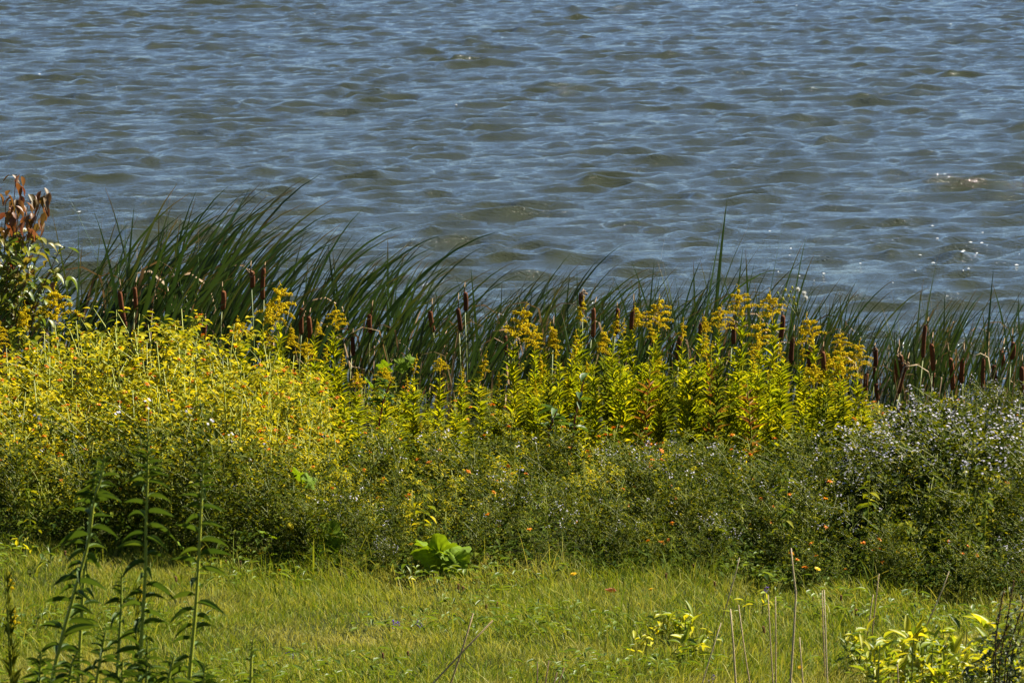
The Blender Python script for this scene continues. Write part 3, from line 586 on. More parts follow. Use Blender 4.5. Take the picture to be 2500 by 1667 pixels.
G = [  # top x, top y, plume height px, kind, label
 (155, 706, 95, 'wide', 'goldenrod with broad plume standing beside the shrub at the far left'), (73, 744, 60, 'spire', None), (36, 758, 55, 'side', None), (11, 800, 50, 'wide', None),
 (687, 698, 95, 'wide', 'tallest goldenrod with large plume in front of the left cattails'), (655, 738, 60, 'side', 'goldenrod with arching plume touching the tallest left one'), (585, 778, 60, 'wide', None), (651, 806, 45, 'wide', None), (691, 803, 50, 'side', None), (749, 840, 50, 'wide', None), (767, 788, 35, 'side', None), (825, 752, 60, 'wide', 'goldenrod with ragged plume alone against the cattails left of centre'),
 (805, 845, 40, 'spire', None), (850, 860, 40, 'spire', None), (880, 905, 50, 'wide', None), (938, 900, 45, 'wide', None), (956, 897, 40, 'side', None), (1007, 925, 35, 'spire', None), (1022, 872, 45, 'spire', None), (1087, 876, 40, 'wide', None), (1138, 934, 40, 'wide', None), (1182, 872, 55, 'spire', None), (1231, 912, 35, 'spire', None), (1142, 900, 30, 'spire', None),
 (1272, 762, 85, 'wide', 'goldenrod with full rounded plume at the left end of the dense stand'), (1320, 806, 55, 'wide', None), (1338, 802, 55, 'side', None), (1369, 840, 45, 'spire', None), (1425, 736, 60, 'spire', 'goldenrod with narrow plume in front of a fluffy cattail spike'), (1404, 820, 50, 'spire', None), (1450, 808, 65, 'side', None), (1493, 774, 55, 'spire', None), (1520, 783, 40, 'spire', None), (1551, 752, 60, 'side', None), (1593, 788, 55, 'spire', None),
 (1629, 733, 80, 'wide', 'goldenrod with broad bright plume in the middle of the dense stand'), (1331, 869, 50, 'spire', None), (1273, 923, 45, 'spire', None), (1307, 930, 40, 'spire', None), (1384, 920, 35, 'spire', None), (1429, 880, 40, 'spire', None),
 (1816, 712, 70, 'wide', 'highest goldenrod of the dense stand, slender with feathery plume'), (1906, 722, 70, 'wide', 'goldenrod with feathery plume below the white seed puffs'), (1763, 758, 60, 'wide', None), (1715, 774, 45, 'side', None), (1684, 790, 50, 'spire', None), (1734, 808, 45, 'spire', None), (1860, 783, 80, 'wide', 'goldenrod with wide loose plume right of the highest one'), (1709, 832, 45, 'spire', None), (1918, 836, 45, 'spire', None), (1837, 842, 50, 'wide', None),
 (1988, 776, 75, 'wide', 'goldenrod with dark gold plume against the water right of the puffs'), (2055, 810, 55, 'wide', 'goldenrod with pointed plume near the right end of the stand'), (2101, 846, 60, 'wide', 'rightmost goldenrod with plume nodding to the right'), (2059, 860, 85, 'wide', 'goldenrod with widest plume at the right end of the stand'), (1967, 842, 45, 'spire', None), (1988, 890, 60, 'wide', None), (2021, 904, 45, 'wide', None), (2132, 968, 30, 'spire', None), (1743, 873, 40, 'spire', None), (1608, 880, 40, 'spire', None), (1621, 878, 35, 'spire', None), (1849, 878, 40, 'spire', None), (2032, 942, 30, 'wide', None), (2030, 860, 50, 'side', None)]
def gzone(px): return 'over the left mound' if px < 780 else ('in the gap left of the dense stand' if px < 1250 else ('in the left half of the dense stand' if px < 1680 else 'in the right half of the dense stand'))
def put_gold(px, topy, Y, ph, kind, label, group, bodies, nscale=1.0):
    p = at(px, topy, Y); x0 = p.x - U(-.01, .05); g0 = gz(x0, Y); pl = ph / pxs(Y) * 1.12; H = p.z - g0 - pl * .8
    H = max(H, .25); st, fo, tp = rnd.choice(bodies)
    t = thing('goldenrod', label, 'goldenrod', (x0, Y, g0), group)
    rz = U(0, 6.28); s = H
    ob('stem', st, t, (0, 0, 0), (0, 0, rz), (max(.8, s), max(.8, s), s)); lw = U(.8, 1.0)
    ob('foliage', fo, t, (0, 0, 0), (0, 0, rz), (lw, lw, s), kind='stuff')
    if kind:
        lean = U(-.05, .3)
        ob('flower_plume', rnd.choice(PL[kind]), t, (0, 0, H - .05 * pl), (U(-.15, .15), lean, U(0, 6.28) if kind != 'side' else U(-.5, .5)), pl * U(.95, 1.15))
for px, ty, ph, kind, lab in G:
    Y = U(23.3, 24.7) if ty < 850 else U(22.9, 23.8)
    if px < 780: Y = U(23.6, 24.6)
    put_gold(px, ty, Y, ph, kind, lab or {'wide': 'goldenrod with broad plume ', 'spire': 'goldenrod with slim upright plume ', 'side': 'goldenrod with one-sided arching plume '}[kind] + next(n for lim, n in LM if px < lim), 'goldenrods ' + next(n for lim, n in LM if px < lim), GB if px > 500 else GM)
for i in range(125):                                         # leafy shoots between the flowering ones
    px = U(1240, 2130) if i < 100 else U(720, 1240)
    lo = interp(px, [720, 850, 1000, 1200, 1300, 1450, 1700, 1900, 2050, 2130], [880, 920, 985, 980, 900, 850, 850, 870, 900, 960])
    put_gold(px, lo + U(-15, 90), U(22.7, 24.4), 22, 'spire' if rnd.random() < .25 else None, 'leafy goldenrod shoot with little bloom ' + next(n for lim, n in LM if px < lim), 'leafy shoots ' + next(n for lim, n in LM if px < lim), GB if rnd.random() < .75 else GM)
for px, ty, lab in [(1588, 872, 'goldenrod with withered rust-brown leaves near the middle of the stand'), (1732, 835, 'goldenrod with withered orange-brown stem leaves right of the middle of the stand'), (1752, 940, 'short goldenrod withered to golden-brown below the dense stand'), (1845, 905, 'withered brown goldenrod among the right half of the stand')]:
    put_gold(px, ty, 22.9, 25, 'spire' if ty < 850 else None, lab, 'withered goldenrods', GDRY)

# ------------------------------------------------------------------ reddish shrub at the left edge
def shrub():
    Y0 = 24.9; base = Vector((at(20, 800, Y0).x - .1, Y0, gz(-3, Y0)))
    t = thing('dogwood_shrub', 'leafy shrub with reddish-brown top and green lower leaves at the left edge', 'shrub', base)
    tpl = [leaf_template(5, lambda s: np.array([.04, .40, .5, .42, .22, 0]), f, d) for f, d in ((.3, .25), (.35, .5), (.2, .1))]
    def lm(mat, k):
        mb = MB(); put_leaves(mb, tpl[k], [(0, 0, 0)], [(1, 0, 0)], 1.0, .46); return mb.mesh('leaf', mat, True)
    red = [lm(M['dog_red'], k) for k in range(3)]; grn = [lm(M['dog_green'], k) for k in range(3)]
    br = []
    ends = [(40, 425, 24.9), (15, 470, 24.7), (75, 480, 25.0), (110, 470, 24.9), (60, 560, 24.6), (105, 600, 24.8), (150, 600, 24.7), (130, 650, 24.6), (20, 620, 24.6), (-40, 500, 24.8), (-80, 600, 24.9), (60, 690, 24.5), (-30, 690, 24.5), (170, 665, 24.8), (95, 540, 25.0), (5, 540, 25.0), (-110, 470, 25), (95, 730, 24.6), (20, 740, 24.5), (40, 640, 24.8), (80, 620, 24.5), (-10, 580, 24.6), (45, 500, 24.7)]
    for px, py, Y in ends:
        e = at(px, py, Y) - base; b0 = Vector((U(-.06, .06), U(-.05, .05), 0)); m1 = b0.lerp(e, .55) + Vector((U(-.04, .04), U(-.04, .04), .08))
        mb = MB(); pts = np.array([b0, b0.lerp(m1, .5) + Vector((0, 0, .03)), m1, m1.lerp(e, .5) + Vector((0, 0, .02)), e]); tube(mb, pts, [.008, .007, .005, .0035, .002], 5, False)
        ob('branch', mb.mesh('branch', M['stem_brown']), t); isred = py < 565
        for k in range(32 if py < 570 else 22):
            f = U(.5, 1.05); q = Vector(np.array([np.interp(f * 4, range(5), pts[:, c]) for c in range(3)])) + Vector((U(-.05, .05), U(-.05, .05), U(-.04, .03)))
            wpy = CAM_H - (base + q).z; rz = U(0, 6.28)
            hi = (base + q).z > at(0, 572, 24.8).z
            me = rnd.choice(red if (hi or rnd.random() < .08) else grn)
            ob('leaf', me, t, q, (U(-.5, .5), U(.5, 1.25) if hi else U(-.15, .75), rz), U(.06, .105))
shrub()

# ------------------------------------------------------------------ thistle with seed puffs, broad leaves, red-stemmed weed
def sow_thistle():
    Y = 24.3; top = at(1955, 715, Y); b = Vector((top.x - .02, Y, gz(top.x, Y)))
    t = thing('sow_thistle', 'spindly thistle with white seed puffs above the right goldenrods', 'wildflower', b)
    mb = MB(); H = top.z - b.z; tube(mb, [(0, 0, 0), (0, 0, H * .5), (.01, 0, H * .9)], [.006, .005, .003], 5, False)
    heads = [at(px, py, Y) - b for px, py in ((1948, 706), (1963, 716), (1967, 727))]; buds = [at(px, py, Y) - b for px, py in ((1918, 708), (1930, 712), (1925, 722), (1938, 726), (1928, 735), (1912, 730), (1942, 742), (1899, 716), (1934, 702))]
    for e in heads + buds: tube(mb, [(.008, 0, H * .84), ((e.x + .008) / 2, 0, (e.z + H * .86) / 2), tuple(e)], [.002, .0016, .0012], 4, False)
    ob('stem', mb.mesh('stem', M['stem_green']), t)
    for e in heads:
        m2 = MB(); d = norm(rng.normal(0, 1, (70, 3))); put_leaves(m2, DIAMOND, np.zeros((70, 3)), d, .017, .004, rng.uniform(0, 3, 70)); blob(m2, [(0, 0, 0)], .009); ob('seed_puff', m2.mesh('seed_puff', M['puff']), t, e)
    m3 = MB(); blob(m3, [(0, 0, 0)], .008, 1.5); bm = m3.mesh('bud', M['yellow_leaf'])
    for e in buds: ob('bud', bm, t, e)
sow_thistle()
def lobed_leaf(seed, nl=5, notch=.12):
    """broad palmate leaf lying in XY, petiole at origin"""
    r = np.random.default_rng(seed); n = 44; th = np.linspace(-2.55, 2.55, n)
    rr = (.62 + .38 * np.cos(th * .55)) * (1 - notch * (1 - np.cos(th * nl)) * .9) * (1 + .05 * r.normal(0, 1, n)) * (1 + .05 * (np.arange(n) % 2))
    rings = [.35, .7, 1.0]; V = [(0, 0, 0)]
    for q in rings:
        for i in range(n): V.append((rr[i] * q * math.cos(th[i]) * .62, rr[i] * q * math.sin(th[i]) * .55, -.09 * q * q * abs(math.sin(th[i] * .5)) + .03 * q * math.cos(th[i] * nl) + .02 * r.normal()))
    T = [(0, 1 + i, 2 + i) for i in range(n - 1)]
    for k in range(len(rings) - 1):
        a, b = 1 + k * n, 1 + (k + 1) * n
        for i in range(n - 1): T += [(a + i, b + i, b + i + 1), (a + i, b + i + 1, a + i + 1)]
    return np.array(V), T
LB = []
for i in range(4):
    V, T = lobed_leaf(900 + i, 5, .16); mb = MB(); mb.add(V, T); LB.append(mb.mesh('leaf', M['burdock'], True))
    
def burdock(label, spots, Y, mat=None):
    b = at(spots[0][0], spots[0][1], Y); b = Vector((b.x, Y + .1, gz(b.x, Y)))
    t = thing('burdock', label, 'plant', b)
    for px, py, size, rot in spots:
        p = at(px, py, Y - U(0, .08)) - b; mb = MB(); tube(mb, [(0, 0, 0), (p.x * .5, p.y * .6, p.z * .75), tuple(p)], [.006, .005, .003], 5, False); ob('stalk', mb.mesh('stalk', M['stem_green']), t)
        ob('leaf', rnd.choice(LB), t, p, rot, size / pxs(Y) * .9)
burdock('broad bright green lobed leaves catching the sun at the lawn edge in the middle', [(1075, 1345, 150, (.5, -.1, 2.3)), (1085, 1340, 130, (.35, .1, .5)), (1075, 1350, 130, (1.25, -.1, 3.6)), (1100, 1370, 110, (.9, .5, -.8)), (1120, 1385, 90, (.4, .2, -.3))], 19.62)
burdock('broad shaded green leaves left of the bright ones at the lawn edge', [(765, 1290, 95, (1.2, .2, 1.9)), (800, 1305, 95, (1.3, .3, .3)), (790, 1330, 90, (1.35, .1, -.6)), (680, 1310, 50, (.5, .0, 2.6)), (650, 1300, 45, (.4, .1, 2.0))], 20.0)
burdock('single pale green round leaf behind the foreground goldenrods', [(455, 1345, 70, (.9, 0, 1.8))], 19.9)
burdock('small notched leaf low at the lawn edge right of the middle', [(1365, 1395, 60, (.5, 0, .6)), (1350, 1398, 60, (.5, .2, 2.4))], 19.7)
burdock('pale lobed leaf poking out high in the left middle of the bank', [(735, 1160, 60, (1.0, 0, 2.4)), (752, 1175, 55, (1.0, 0, .9))], 20.35)
burdock('dark heart-shaped leaves low in front of the cattails left of centre', [(945, 895, 50, (1.1, 0, 2.9)), (975, 890, 50, (1.0, .2, .2)), (905, 935, 45, (.9, 0, 2)), (1000, 880, 40, (1.2, 0, .8))], 24.2)
def smartweed(px, py0, py1, Y, label):
    a, e = at(px, py0, Y), at(px + 30, py1, Y); t = thing('red_stemmed_weed', label, 'weed', a, 'red-stemmed weeds'); mb = MB(); d = e - a
    tube(mb, [(0, 0, 0), (d.x * .3, 0, d.z * .5), tuple(d)], [.006, .005, .003], 5, False); ob('stem', mb.mesh('stem', M['stem_red'], True), t)
    m1 = MB(); put_leaves(m1, LT, [(0, 0, 0)], [(1, 0, 0)], 1., .34); lf = m1.mesh('leaf', M['broad_dark'], True)
    for k in range(13):
        f = U(.2, 1.0); ob('leaf', lf, t, (d.x * f * .8, 0, d.z * f), (U(-.3, .3), U(-.7, .3), U(0, 6.28)), U(.07, .13))
smartweed(1395, 1110, 930, 22.4, 'red-stemmed weed with dark pointed leaves below the left end of the dense stand')
smartweed(1335, 1090, 990, 22.3, 'small red-stemmed weed leaning left of its taller twin')
smartweed(925, 1040, 930, 23.0, 'red-stemmed weed in the gap in front of the cattails')

# taller leafy jewelweed stems seen singly on the dark right side
def leafy_stem(px, py0, py1, Y, label, mat='jewel_green', n=26, ls=.06):
    a = at(px, py0, Y); a.z = gz(a.x, Y); e = at(px + U(-8, 12), py1, Y) - a
    t = thing('leafy_weed', label, 'weed', a); mb = MB(); tube(mb, [(0, 0, 0), (e.x * .4, 0, e.z * .5), tuple(e)], [.004, .0035, .0015], 5, False); ob('stem', mb.mesh('stem', M['stem_yellow']), t)
    m1 = MB(); put_leaves(m1, JT, [(0, 0, 0)], [(1, 0, 0)], 1., .5); lf = m1.mesh('leaf', M[mat], True)
    for k in range(n):
        f = U(.25, 1.0); ob('leaf', lf, t, (e.x * f + U(-.05, .05) * (1.2 - f), U(-.05, .04), e.z * f), (U(-.3, .3), U(-.1, .6), U(0, 6.28)), U(.5, 1.1) * ls)
leafy_stem(1740, 1420, 1280, 19.65, 'bright leafy weed standing out against the dark foot of the right bush')
leafy_stem(1925, 1430, 1120, 19.62, 'tall thin pale-stemmed weed rising through the dark right bush', n=22)
leafy_stem(2115, 1430, 1150, 19.5, 'thin stem with sparse leaves in the darkest part of the right bush', n=20)
leafy_stem(2210, 1440, 1270, 19.4, 'broad-leaved weed drooping at the dark foot of the right bush', n=28, ls=.075)
leafy_stem(2400, 1450, 1180, 19.4, 'tall weed with narrow leaves near the right edge of the bank', n=30)
leafy_stem(75, 1310, 1180, 20.2, 'pale leafy weed against the dark foot of the left mound', n=20)
leafy_stem(1035, 1340, 1180, 19.9, 'yellow-leaved weed rising just above the broad bright leaves', 'jewel', n=22)
leafy_stem(705, 1350, 1260, 19.95, 'small weed with yellow leaves beside the shaded broad leaves', 'jewel', n=18)

# ------------------------------------------------------------------ foreground goldenrods at the left, out of focus
FT = [leaf_template(6, lambda s: np.array([.12, .38, .5, .5, .40, .22, 0]), .35, d) for d in (.35, .55, .18)]
FGL = []
for k in range(3):
    mb = MB(); put_leaves(mb, FT[k], [(0, 0, 0)], [(1, 0, 0)], 1., .165); FGL.append(mb.mesh('leaf', M['fg_leaf'], True))
def fg_gold(label, pts, Y, lpx=62, step=18, top=True, stem='stem_yellow'):
    W = [at(px, py, Y) for px, py in pts]; b = W[0].copy(); b.z = gz(b.x, Y)
    b.x = W[0].x - (W[1].x - W[0].x) / max(.05, W[1].z - W[0].z) * (W[0].z - b.z) * .6
    P = np.array([b - b] + [q - b for q in W], float) if False else np.array([(0, 0, 0)] + [tuple(q - b) for q in W])
    t = thing('goldenrod', label, 'goldenrod', b, 'foreground goldenrods'); n = 26
    s = np.linspace(0, len(P) - 1, n); C = np.stack([np.interp(s, range(len(P)), P[:, c]) for c in range(3)], 1)
    for _ in range(2): C[1:-1] = (C[:-2] + C[1:-1] * 2 + C[2:]) / 4
    mb = MB(); tube(mb, C, np.linspace(.0075, .0030, n), 6, False); ob('stem', mb.mesh('stem', M[stem], True), t)
    ln = np.concatenate([[0], np.cumsum(np.linalg.norm(np.diff(C, axis=0), axis=1))]); Lt = ln[-1]; d = Lt * .2; k = 0
    while d < Lt:
        q = [np.interp(d, ln, C[:, c]) for c in range(3)]; f = d / Lt; g = 1.12 - max(0, (f - .86) / .14) * .68 - max(0, f - .5) * .35
        az = (0 if k % 2 else math.pi) + rnd.gauss(0, .85)
        ob('leaf', rnd.choice(FGL), t, q, (U(-.35, .35), -U(-.2, .4) - max(0, f - .85) * 4.0, az), (lpx / pxs(Y)) * g * U(.95, 1.45))
        d += step / pxs(Y) * U(.7, 1.3) * (1 if f < .88 else .3); k += 1
    return t, Vector(C[-1])
fg_gold('foreground goldenrod bent to the right, leftmost of three tall leafy stems', [(123, 1664), (159, 1527), (195, 1400), (220, 1310), (228, 1219), (249, 1165), (256, 1110)], 13.2)
fg_gold('short foreground goldenrod tip behind the leftmost tall stem', [(190, 1664), (205, 1400), (222, 1240), (238, 1118)], 13.8, 45)
fg_gold('tallest foreground goldenrod stem, middle of the three in front', [(340, 1664), (347, 1516), (356, 1389), (356, 1281), (360, 1190), (362, 1065)], 13.0, 58)
fg_gold('foreground goldenrod with evenly paired leaves, rightmost of the three tall stems', [(461, 1664), (477, 1498), (486, 1353), (492, 1226), (496, 1130)], 13.1, 58)
fg_gold('short bright foreground goldenrod between the left and middle tall stems', [(285, 1660), (296, 1480), (297, 1400)], 13.5, 46)
fg_gold('low leafy goldenrod at the bottom edge between the tall stems', [(231, 1690), (253, 1563), (258, 1540)], 12.8, 52)
fg_gold('small lone goldenrod shoot at the bottom edge right of the tall stems', [(611, 1690), (614, 1600), (618, 1560)], 13.4, 34)
fg_gold('leafy goldenrod low at the bottom left corner under the tall stems', [(160, 1720), (175, 1620), (190, 1590)], 12.6, 60)
fg_gold('leafy goldenrod low at the bottom between middle and right tall stems', [(400, 1730), (415, 1640), (425, 1600)], 12.7, 58)
for px, ty, q, lab in [(100, 1590, 12.9, 'low leafy goldenrod second along the bottom edge from the left corner'), (300, 1610, 12.7, 'low leafy goldenrod at the foot of the middle tall stem'), (500, 1625, 12.8, 'low leafy goldenrod at the foot of the right tall stem'), (360, 1570, 12.9, 'leafy goldenrod shoot just right of the middle tall stem')]:
    fg_gold(lab, [(px - 12, 1740), (px - 4, 1680), (px, ty)], q, 58, 14)
for px, py, ph, lab in [(27, 1395, 50, 'small yellow goldenrod spire near the left edge over the lawn'), (342, 1425, 50, 'small yellow goldenrod spire right beside the middle tall stem'), (35, 1480, 60, 'bright yellow goldenrod spray at the left edge over the lawn')]:
    Y = 13.9; p = at(px, py, Y); b = Vector((p.x, Y, gz(p.x, Y))); t = thing('goldenrod', lab, 'goldenrod', b, 'small foreground goldenrods'); H = p.z - b.z; pl = ph / pxs(Y)
    st, fo, _ = GM[0]; ob('stem', st, t, sc=(.7, .7, H)); ob('foliage', fo, t, sc=(.45, .45, H), kind='stuff'); ob('flower_plume', rnd.choice(PL['spire']), t, (0, 0, H - pl), (0, U(-.3, .3), U(0, 6)), pl)

# ------------------------------------------------------------------ lawn flowers, stalks and weeds
mb = MB(); tube(mb, [(0, 0, 0), (.02, 0, .5), (0, 0, 1)], [.0016, .0015, .0012], 4, False); THIN = mb.mesh('stem', M['stem_green'])
def dandelion():
    mb = MB()
    for rr, n, el in ((.017, 13, .15), (.012, 10, .45), (.007, 7, .9)):
        a = np.linspace(0, 6.28, n + 1)[:-1] + rr * 40; put_leaves(mb, leaf_template(2, lambda s: np.array([.2, .5, 0]), .1, .1), np.zeros((n, 3)), np.stack([np.cos(a), np.sin(a), np.full(n, el)], 1), rr, .005)
    blob(mb, [(0, 0, -.003)], .005, 1.6); return mb.mesh('flower_head', M['yellow_petal'])
DAN = dandelion()
YF = [(506, 1360, 20.0, 'yellow hawkweed flower leftmost at the lawn edge behind the goldenrod stems'), (551, 1373, 20.0, 'yellow hawkweed flower second from the left at the lawn edge'), (598, 1382, 19.95, 'yellow hawkweed flower nearest the brown seed heads at the lawn edge'), (638, 1362, 20.0, 'yellow hawkweed flower seen side-on at the foot of the weeds'), (683, 1407, 19.6, 'yellow hawkweed flower lowest in the row at the lawn edge'), (1589, 1468, 18.9, 'yellow hawkweed flower alone in the open lawn right of the middle'), (1996, 1388, 19.1, 'orange-yellow hawkweed flower on a tall stem before the dark bush'), (1003, 1328, 19.8, 'yellow flower beside the broad bright leaves'), (1400, 1417, 19.4, 'tiny yellow flower low at the lawn edge right of the middle'), (1953, 1655, 17.2, 'yellow flower at the bottom edge among dry stalks')]
for px, py, Y, lab in YF:
    p = at(px, py, Y); b = Vector((p.x, Y, gz(p.x, Y))); t = thing('hawkweed', lab, 'flower', b, 'yellow flowers in the lawn'); H = max(.06, p.z - b.z)
    ob('stem', THIN, t, sc=(1, 1, H)); ob('flower_head', DAN, t, (0, 0, H), (U(.1, .5), U(-.3, .3), U(0, 6)), U(.9, 1.15))
def seedhead():
    mb = MB(); n = 36; z = np.linspace(0, .03, n); a = np.arange(n) * 2.4; blob(mb, np.stack([np.cos(a) * .005, np.sin(a) * .005, z], 1), .0035); tube(mb, [(0, 0, 0), (0, 0, .03)], .004, 5); return mb.mesh('seed_head', M['seedhead'])
SH = seedhead()
for k, (px, py) in enumerate([(1187, 1486), (1212, 1481), (1118, 1443), (1131, 1446), (1681, 1407), (1694, 1416), (1745, 1448), (1625, 1438), (553, 1393), (586, 1396), (649, 1360), (660, 1368), (159, 1378), (2053, 1486), (2079, 1512), (2090, 1518), (935, 1640), (996, 1628), (1865, 1560), (1985, 1490), (430, 1440)]):
    Y = interp(py, [1350, 1420, 1480, 1560, 1667], [20.2, 19.4, 18.7, 17.9, 17.1]); p = at(px, py, Y); b = Vector((p.x, Y, gz(p.x, Y))); H = max(.05, p.z - b.z)
    t = thing('self_heal', ('brown self-heal seed head on the open lawn in the middle' if 1000 < px < 1300 else 'brown self-heal seed head on the right half of the lawn' if px > 1300 else 'brown self-heal seed head on the left half of the lawn'), 'seed head', b, 'brown seed heads in the lawn')
    ob('stem', THIN, t, sc=(1, 1, H)); ob('seed_head', SH, t, (0, 0, H), (0, U(-.15, .15), 0), U(.6, 1.0))
mb = MB(); blob(mb, rng.normal(0, .006, (10, 3)), .004); PUR = mb.mesh('flower', M['purple'])
for px, py, lab in [(965, 1514, 'purple flower cluster left of two in the middle lawn'), (1025, 1514, 'purple flower right of two in the middle lawn'), (1737, 1648, 'purple flower spike at the bottom edge right of the middle'), (708, 1600, 'purple speck of a flower in the left lawn'), (1872, 1444, 'purple flower in shade before the right bush')]:
    Y = interp(py, [1350, 1420, 1480, 1560, 1667], [20.2, 19.4, 18.6, 17.8, 17.0]); p = at(px, py, Y); b = Vector((p.x, Y, gz(p.x, Y))); t = thing('purple_wildflower', lab, 'flower', b, 'purple flowers in the lawn'); H = max(.05, p.z - b.z)
    ob('stem', THIN, t, sc=(1, 1, H))
    for k in range(3): ob('flower', PUR, t, (U(-.012, .012), U(-.01, .01), H - .012 * k), (0, 0, U(0, 6)), U(.7, 1.1))
def stalk(pts, Y, label, r0=.0042):
    W = [at(px, py, Y) for px, py in pts]; g0 = gz(W[0].x, Y); d = (W[0] - W[1]); ext = d * (max(0, W[0].z - g0) / max(.05, -d.z)) if d.z < 0 else Vector()
    b = W[0] + ext; t = tag(ob('dry_stalk', None), None); bpy.data.objects.remove(t)
    P = [(0, 0, 0)] + [tuple(q - b) for q in W] if ext.length > .01 else [tuple(q - b) for q in W]
    mb = MB(); tube(mb, P, np.linspace(r0, r0 * .6, len(P)), 6); tag(ob('dry_stalk', mb.mesh('dry_stalk', M['dry_stalk'], True), None, b), label, 'stalk', 'dry straw stalks in the foreground')
for i, (pts, Y, lab) in enumerate([
 ([(1930, 1665), (1938, 1540), (1943, 1446), (1936, 1390), (1931, 1338)], 16.2, 'tallest straw-coloured dry stalk with a kink, before the dark bush'),
 ([(1796, 1665), (1790, 1570), (1783, 1486)], 16.3, 'straight bright dry stalk leftmost of the upright ones at the bottom right'),
 ([(1830, 1665), (1818, 1590), (1803, 1476)], 16.6, 'dry stalk leaning left, second of the upright ones at the bottom right'),
 ([(1887, 1665), (1880, 1550), (1875, 1451)], 16.5, 'thin dry stalk left of a parallel twin near the tallest one'),
 ([(1894, 1665), (1894, 1550), (1893, 1456)], 16.8, 'thin dry stalk right of its parallel twin near the tallest one'),
 ([(1960, 1665), (1956, 1610), (1952, 1555)], 16.2, 'short dry stalk just right of the tallest one'),
 ([(2020, 1665), (2016, 1550), (2012, 1440)], 16.6, 'dry stalk right of the tallest, rightmost of a close pair'),
 ([(2013, 1620), (2010, 1540), (2007, 1441)], 17.0, 'dry stalk right of the tallest, leftmost of a close pair'),
 ([(1715, 1665), (1736, 1596), (1760, 1520)], 16.6, 'dry stalk leaning right at the bottom right of the middle'),
 ([(1787, 1430), (1797, 1395), (1805, 1361)], 18.4, 'dry stalk leaning right at the foot of the dark bush'),
 ([(2133, 1512), (2140, 1450), (2146, 1400)], 18.0, 'brown dry stalk by the shaded lawn edge, taller of two'),
 ([(2122, 1517), (2127, 1480), (2132, 1451)], 18.0, 'brown dry stalk by the shaded lawn edge, shorter of two'),
 ([(2283, 1479), (2300, 1440), (2317, 1394)], 18.0, 'dry stalk leaning right in the shade near the right edge'),
 ([(2193, 1665), (2192, 1640), (2191, 1621)], 16.2, 'pale cut stalk tip at the bottom right edge'),
 ([(1059, 1665), (1130, 1590), (1203, 1514)], 16.8, 'straw stalk slanting far right in the middle foreground lawn'),
 ([(1101, 1665), (1130, 1580), (1155, 1497)], 16.8, 'straw stalk slanting steeply behind its flatter neighbour in the middle lawn')]):
    stalk(pts, Y, lab, .0048 if i in (0, 1, 14, 15) else .0034)
TALLB = []
for i in range(6):
    r = np.random.default_rng(950 + i); m = 8; s = np.linspace(0, 1, m); th = .1 + r.uniform(.3, 1.0) * s ** 1.5; P = np.stack([np.cumsum(np.sin(th)) / m, np.zeros(m), np.cumsum(np.cos(th)) / m], 1); P -= P[0]
    mb = MB(); ph = r.uniform(-.6, .6); W = norm(np.stack([np.cos(th) * math.cos(ph), np.full(m, math.sin(ph)), -np.sin(th) * math.cos(ph)], 1)); ribbon(mb, P, W, .011 * np.clip((1 - s) * 2, .05, 1) ** .8, .2); TALLB.append(mb.mesh('blade', M['weed_leaf'] if i % 2 else M['golden_leaf_mid'], True))
def tuft(px, py, Y, h, n, label):
    p = at(px, py, Y); x = p.x; t = thing('tall_grass_tuft', label, 'grass tuft', (x, Y, gz(x, Y)), 'taller grass tufts in the lawn')
    for k in range(int(n * 1.8)): ob('blade', rnd.choice(TALLB), t, (U(-.05, .05), U(-.05, .05), 0), (0, U(-.2, .2), U(0, 6.28)), h * U(.6, 1.1))
for a in [(1290, 1680, 16.6, .24, 16, 'tall dark grass tuft at the bottom edge in the middle'), (1420, 1680, 16.4, .26, 18, 'tall grass tuft at the bottom edge right of the dark stems'), (1500, 1690, 16.2, .28, 16, 'tall grass tuft third along the bottom edge from the middle'), (1600, 1700, 16.2, .26, 14, 'tall grass tuft at the bottom edge left of the dry stalks'), (1700, 1700, 16.0, .26, 14, 'tall grass tuft at the foot of the leftmost dry stalks'), (2050, 1700, 16.2, .28, 14, 'tall grass tuft under the right pair of dry stalks'), (1070, 1500, 18.2, .13, 10, 'green grass tuft in the open lawn in the middle'), (960, 1580, 17.6, .16, 12, 'yellow-green grass tuft beside the purple flowers'), (1250, 1470, 18.8, .14, 9, 'small grass tuft right of the two brown seed heads'), (770, 1340, 19.8, .2, 14, 'upright grass tuft at the foot of the shaded broad leaves'), (1715, 1410, 19.3, .2, 10, 'grass tuft at the dark foot of the right bush'), (1110, 1390, 19.6, .2, 10, 'grass tuft under the broad bright leaves'), (1950, 1540, 17.8, .16, 10, 'bright grass tuft beside the tallest dry stalk'), (860, 1690, 16.4, .22, 12, 'grass tuft at the bottom edge left of the slanting straws')]: tuft(*a)
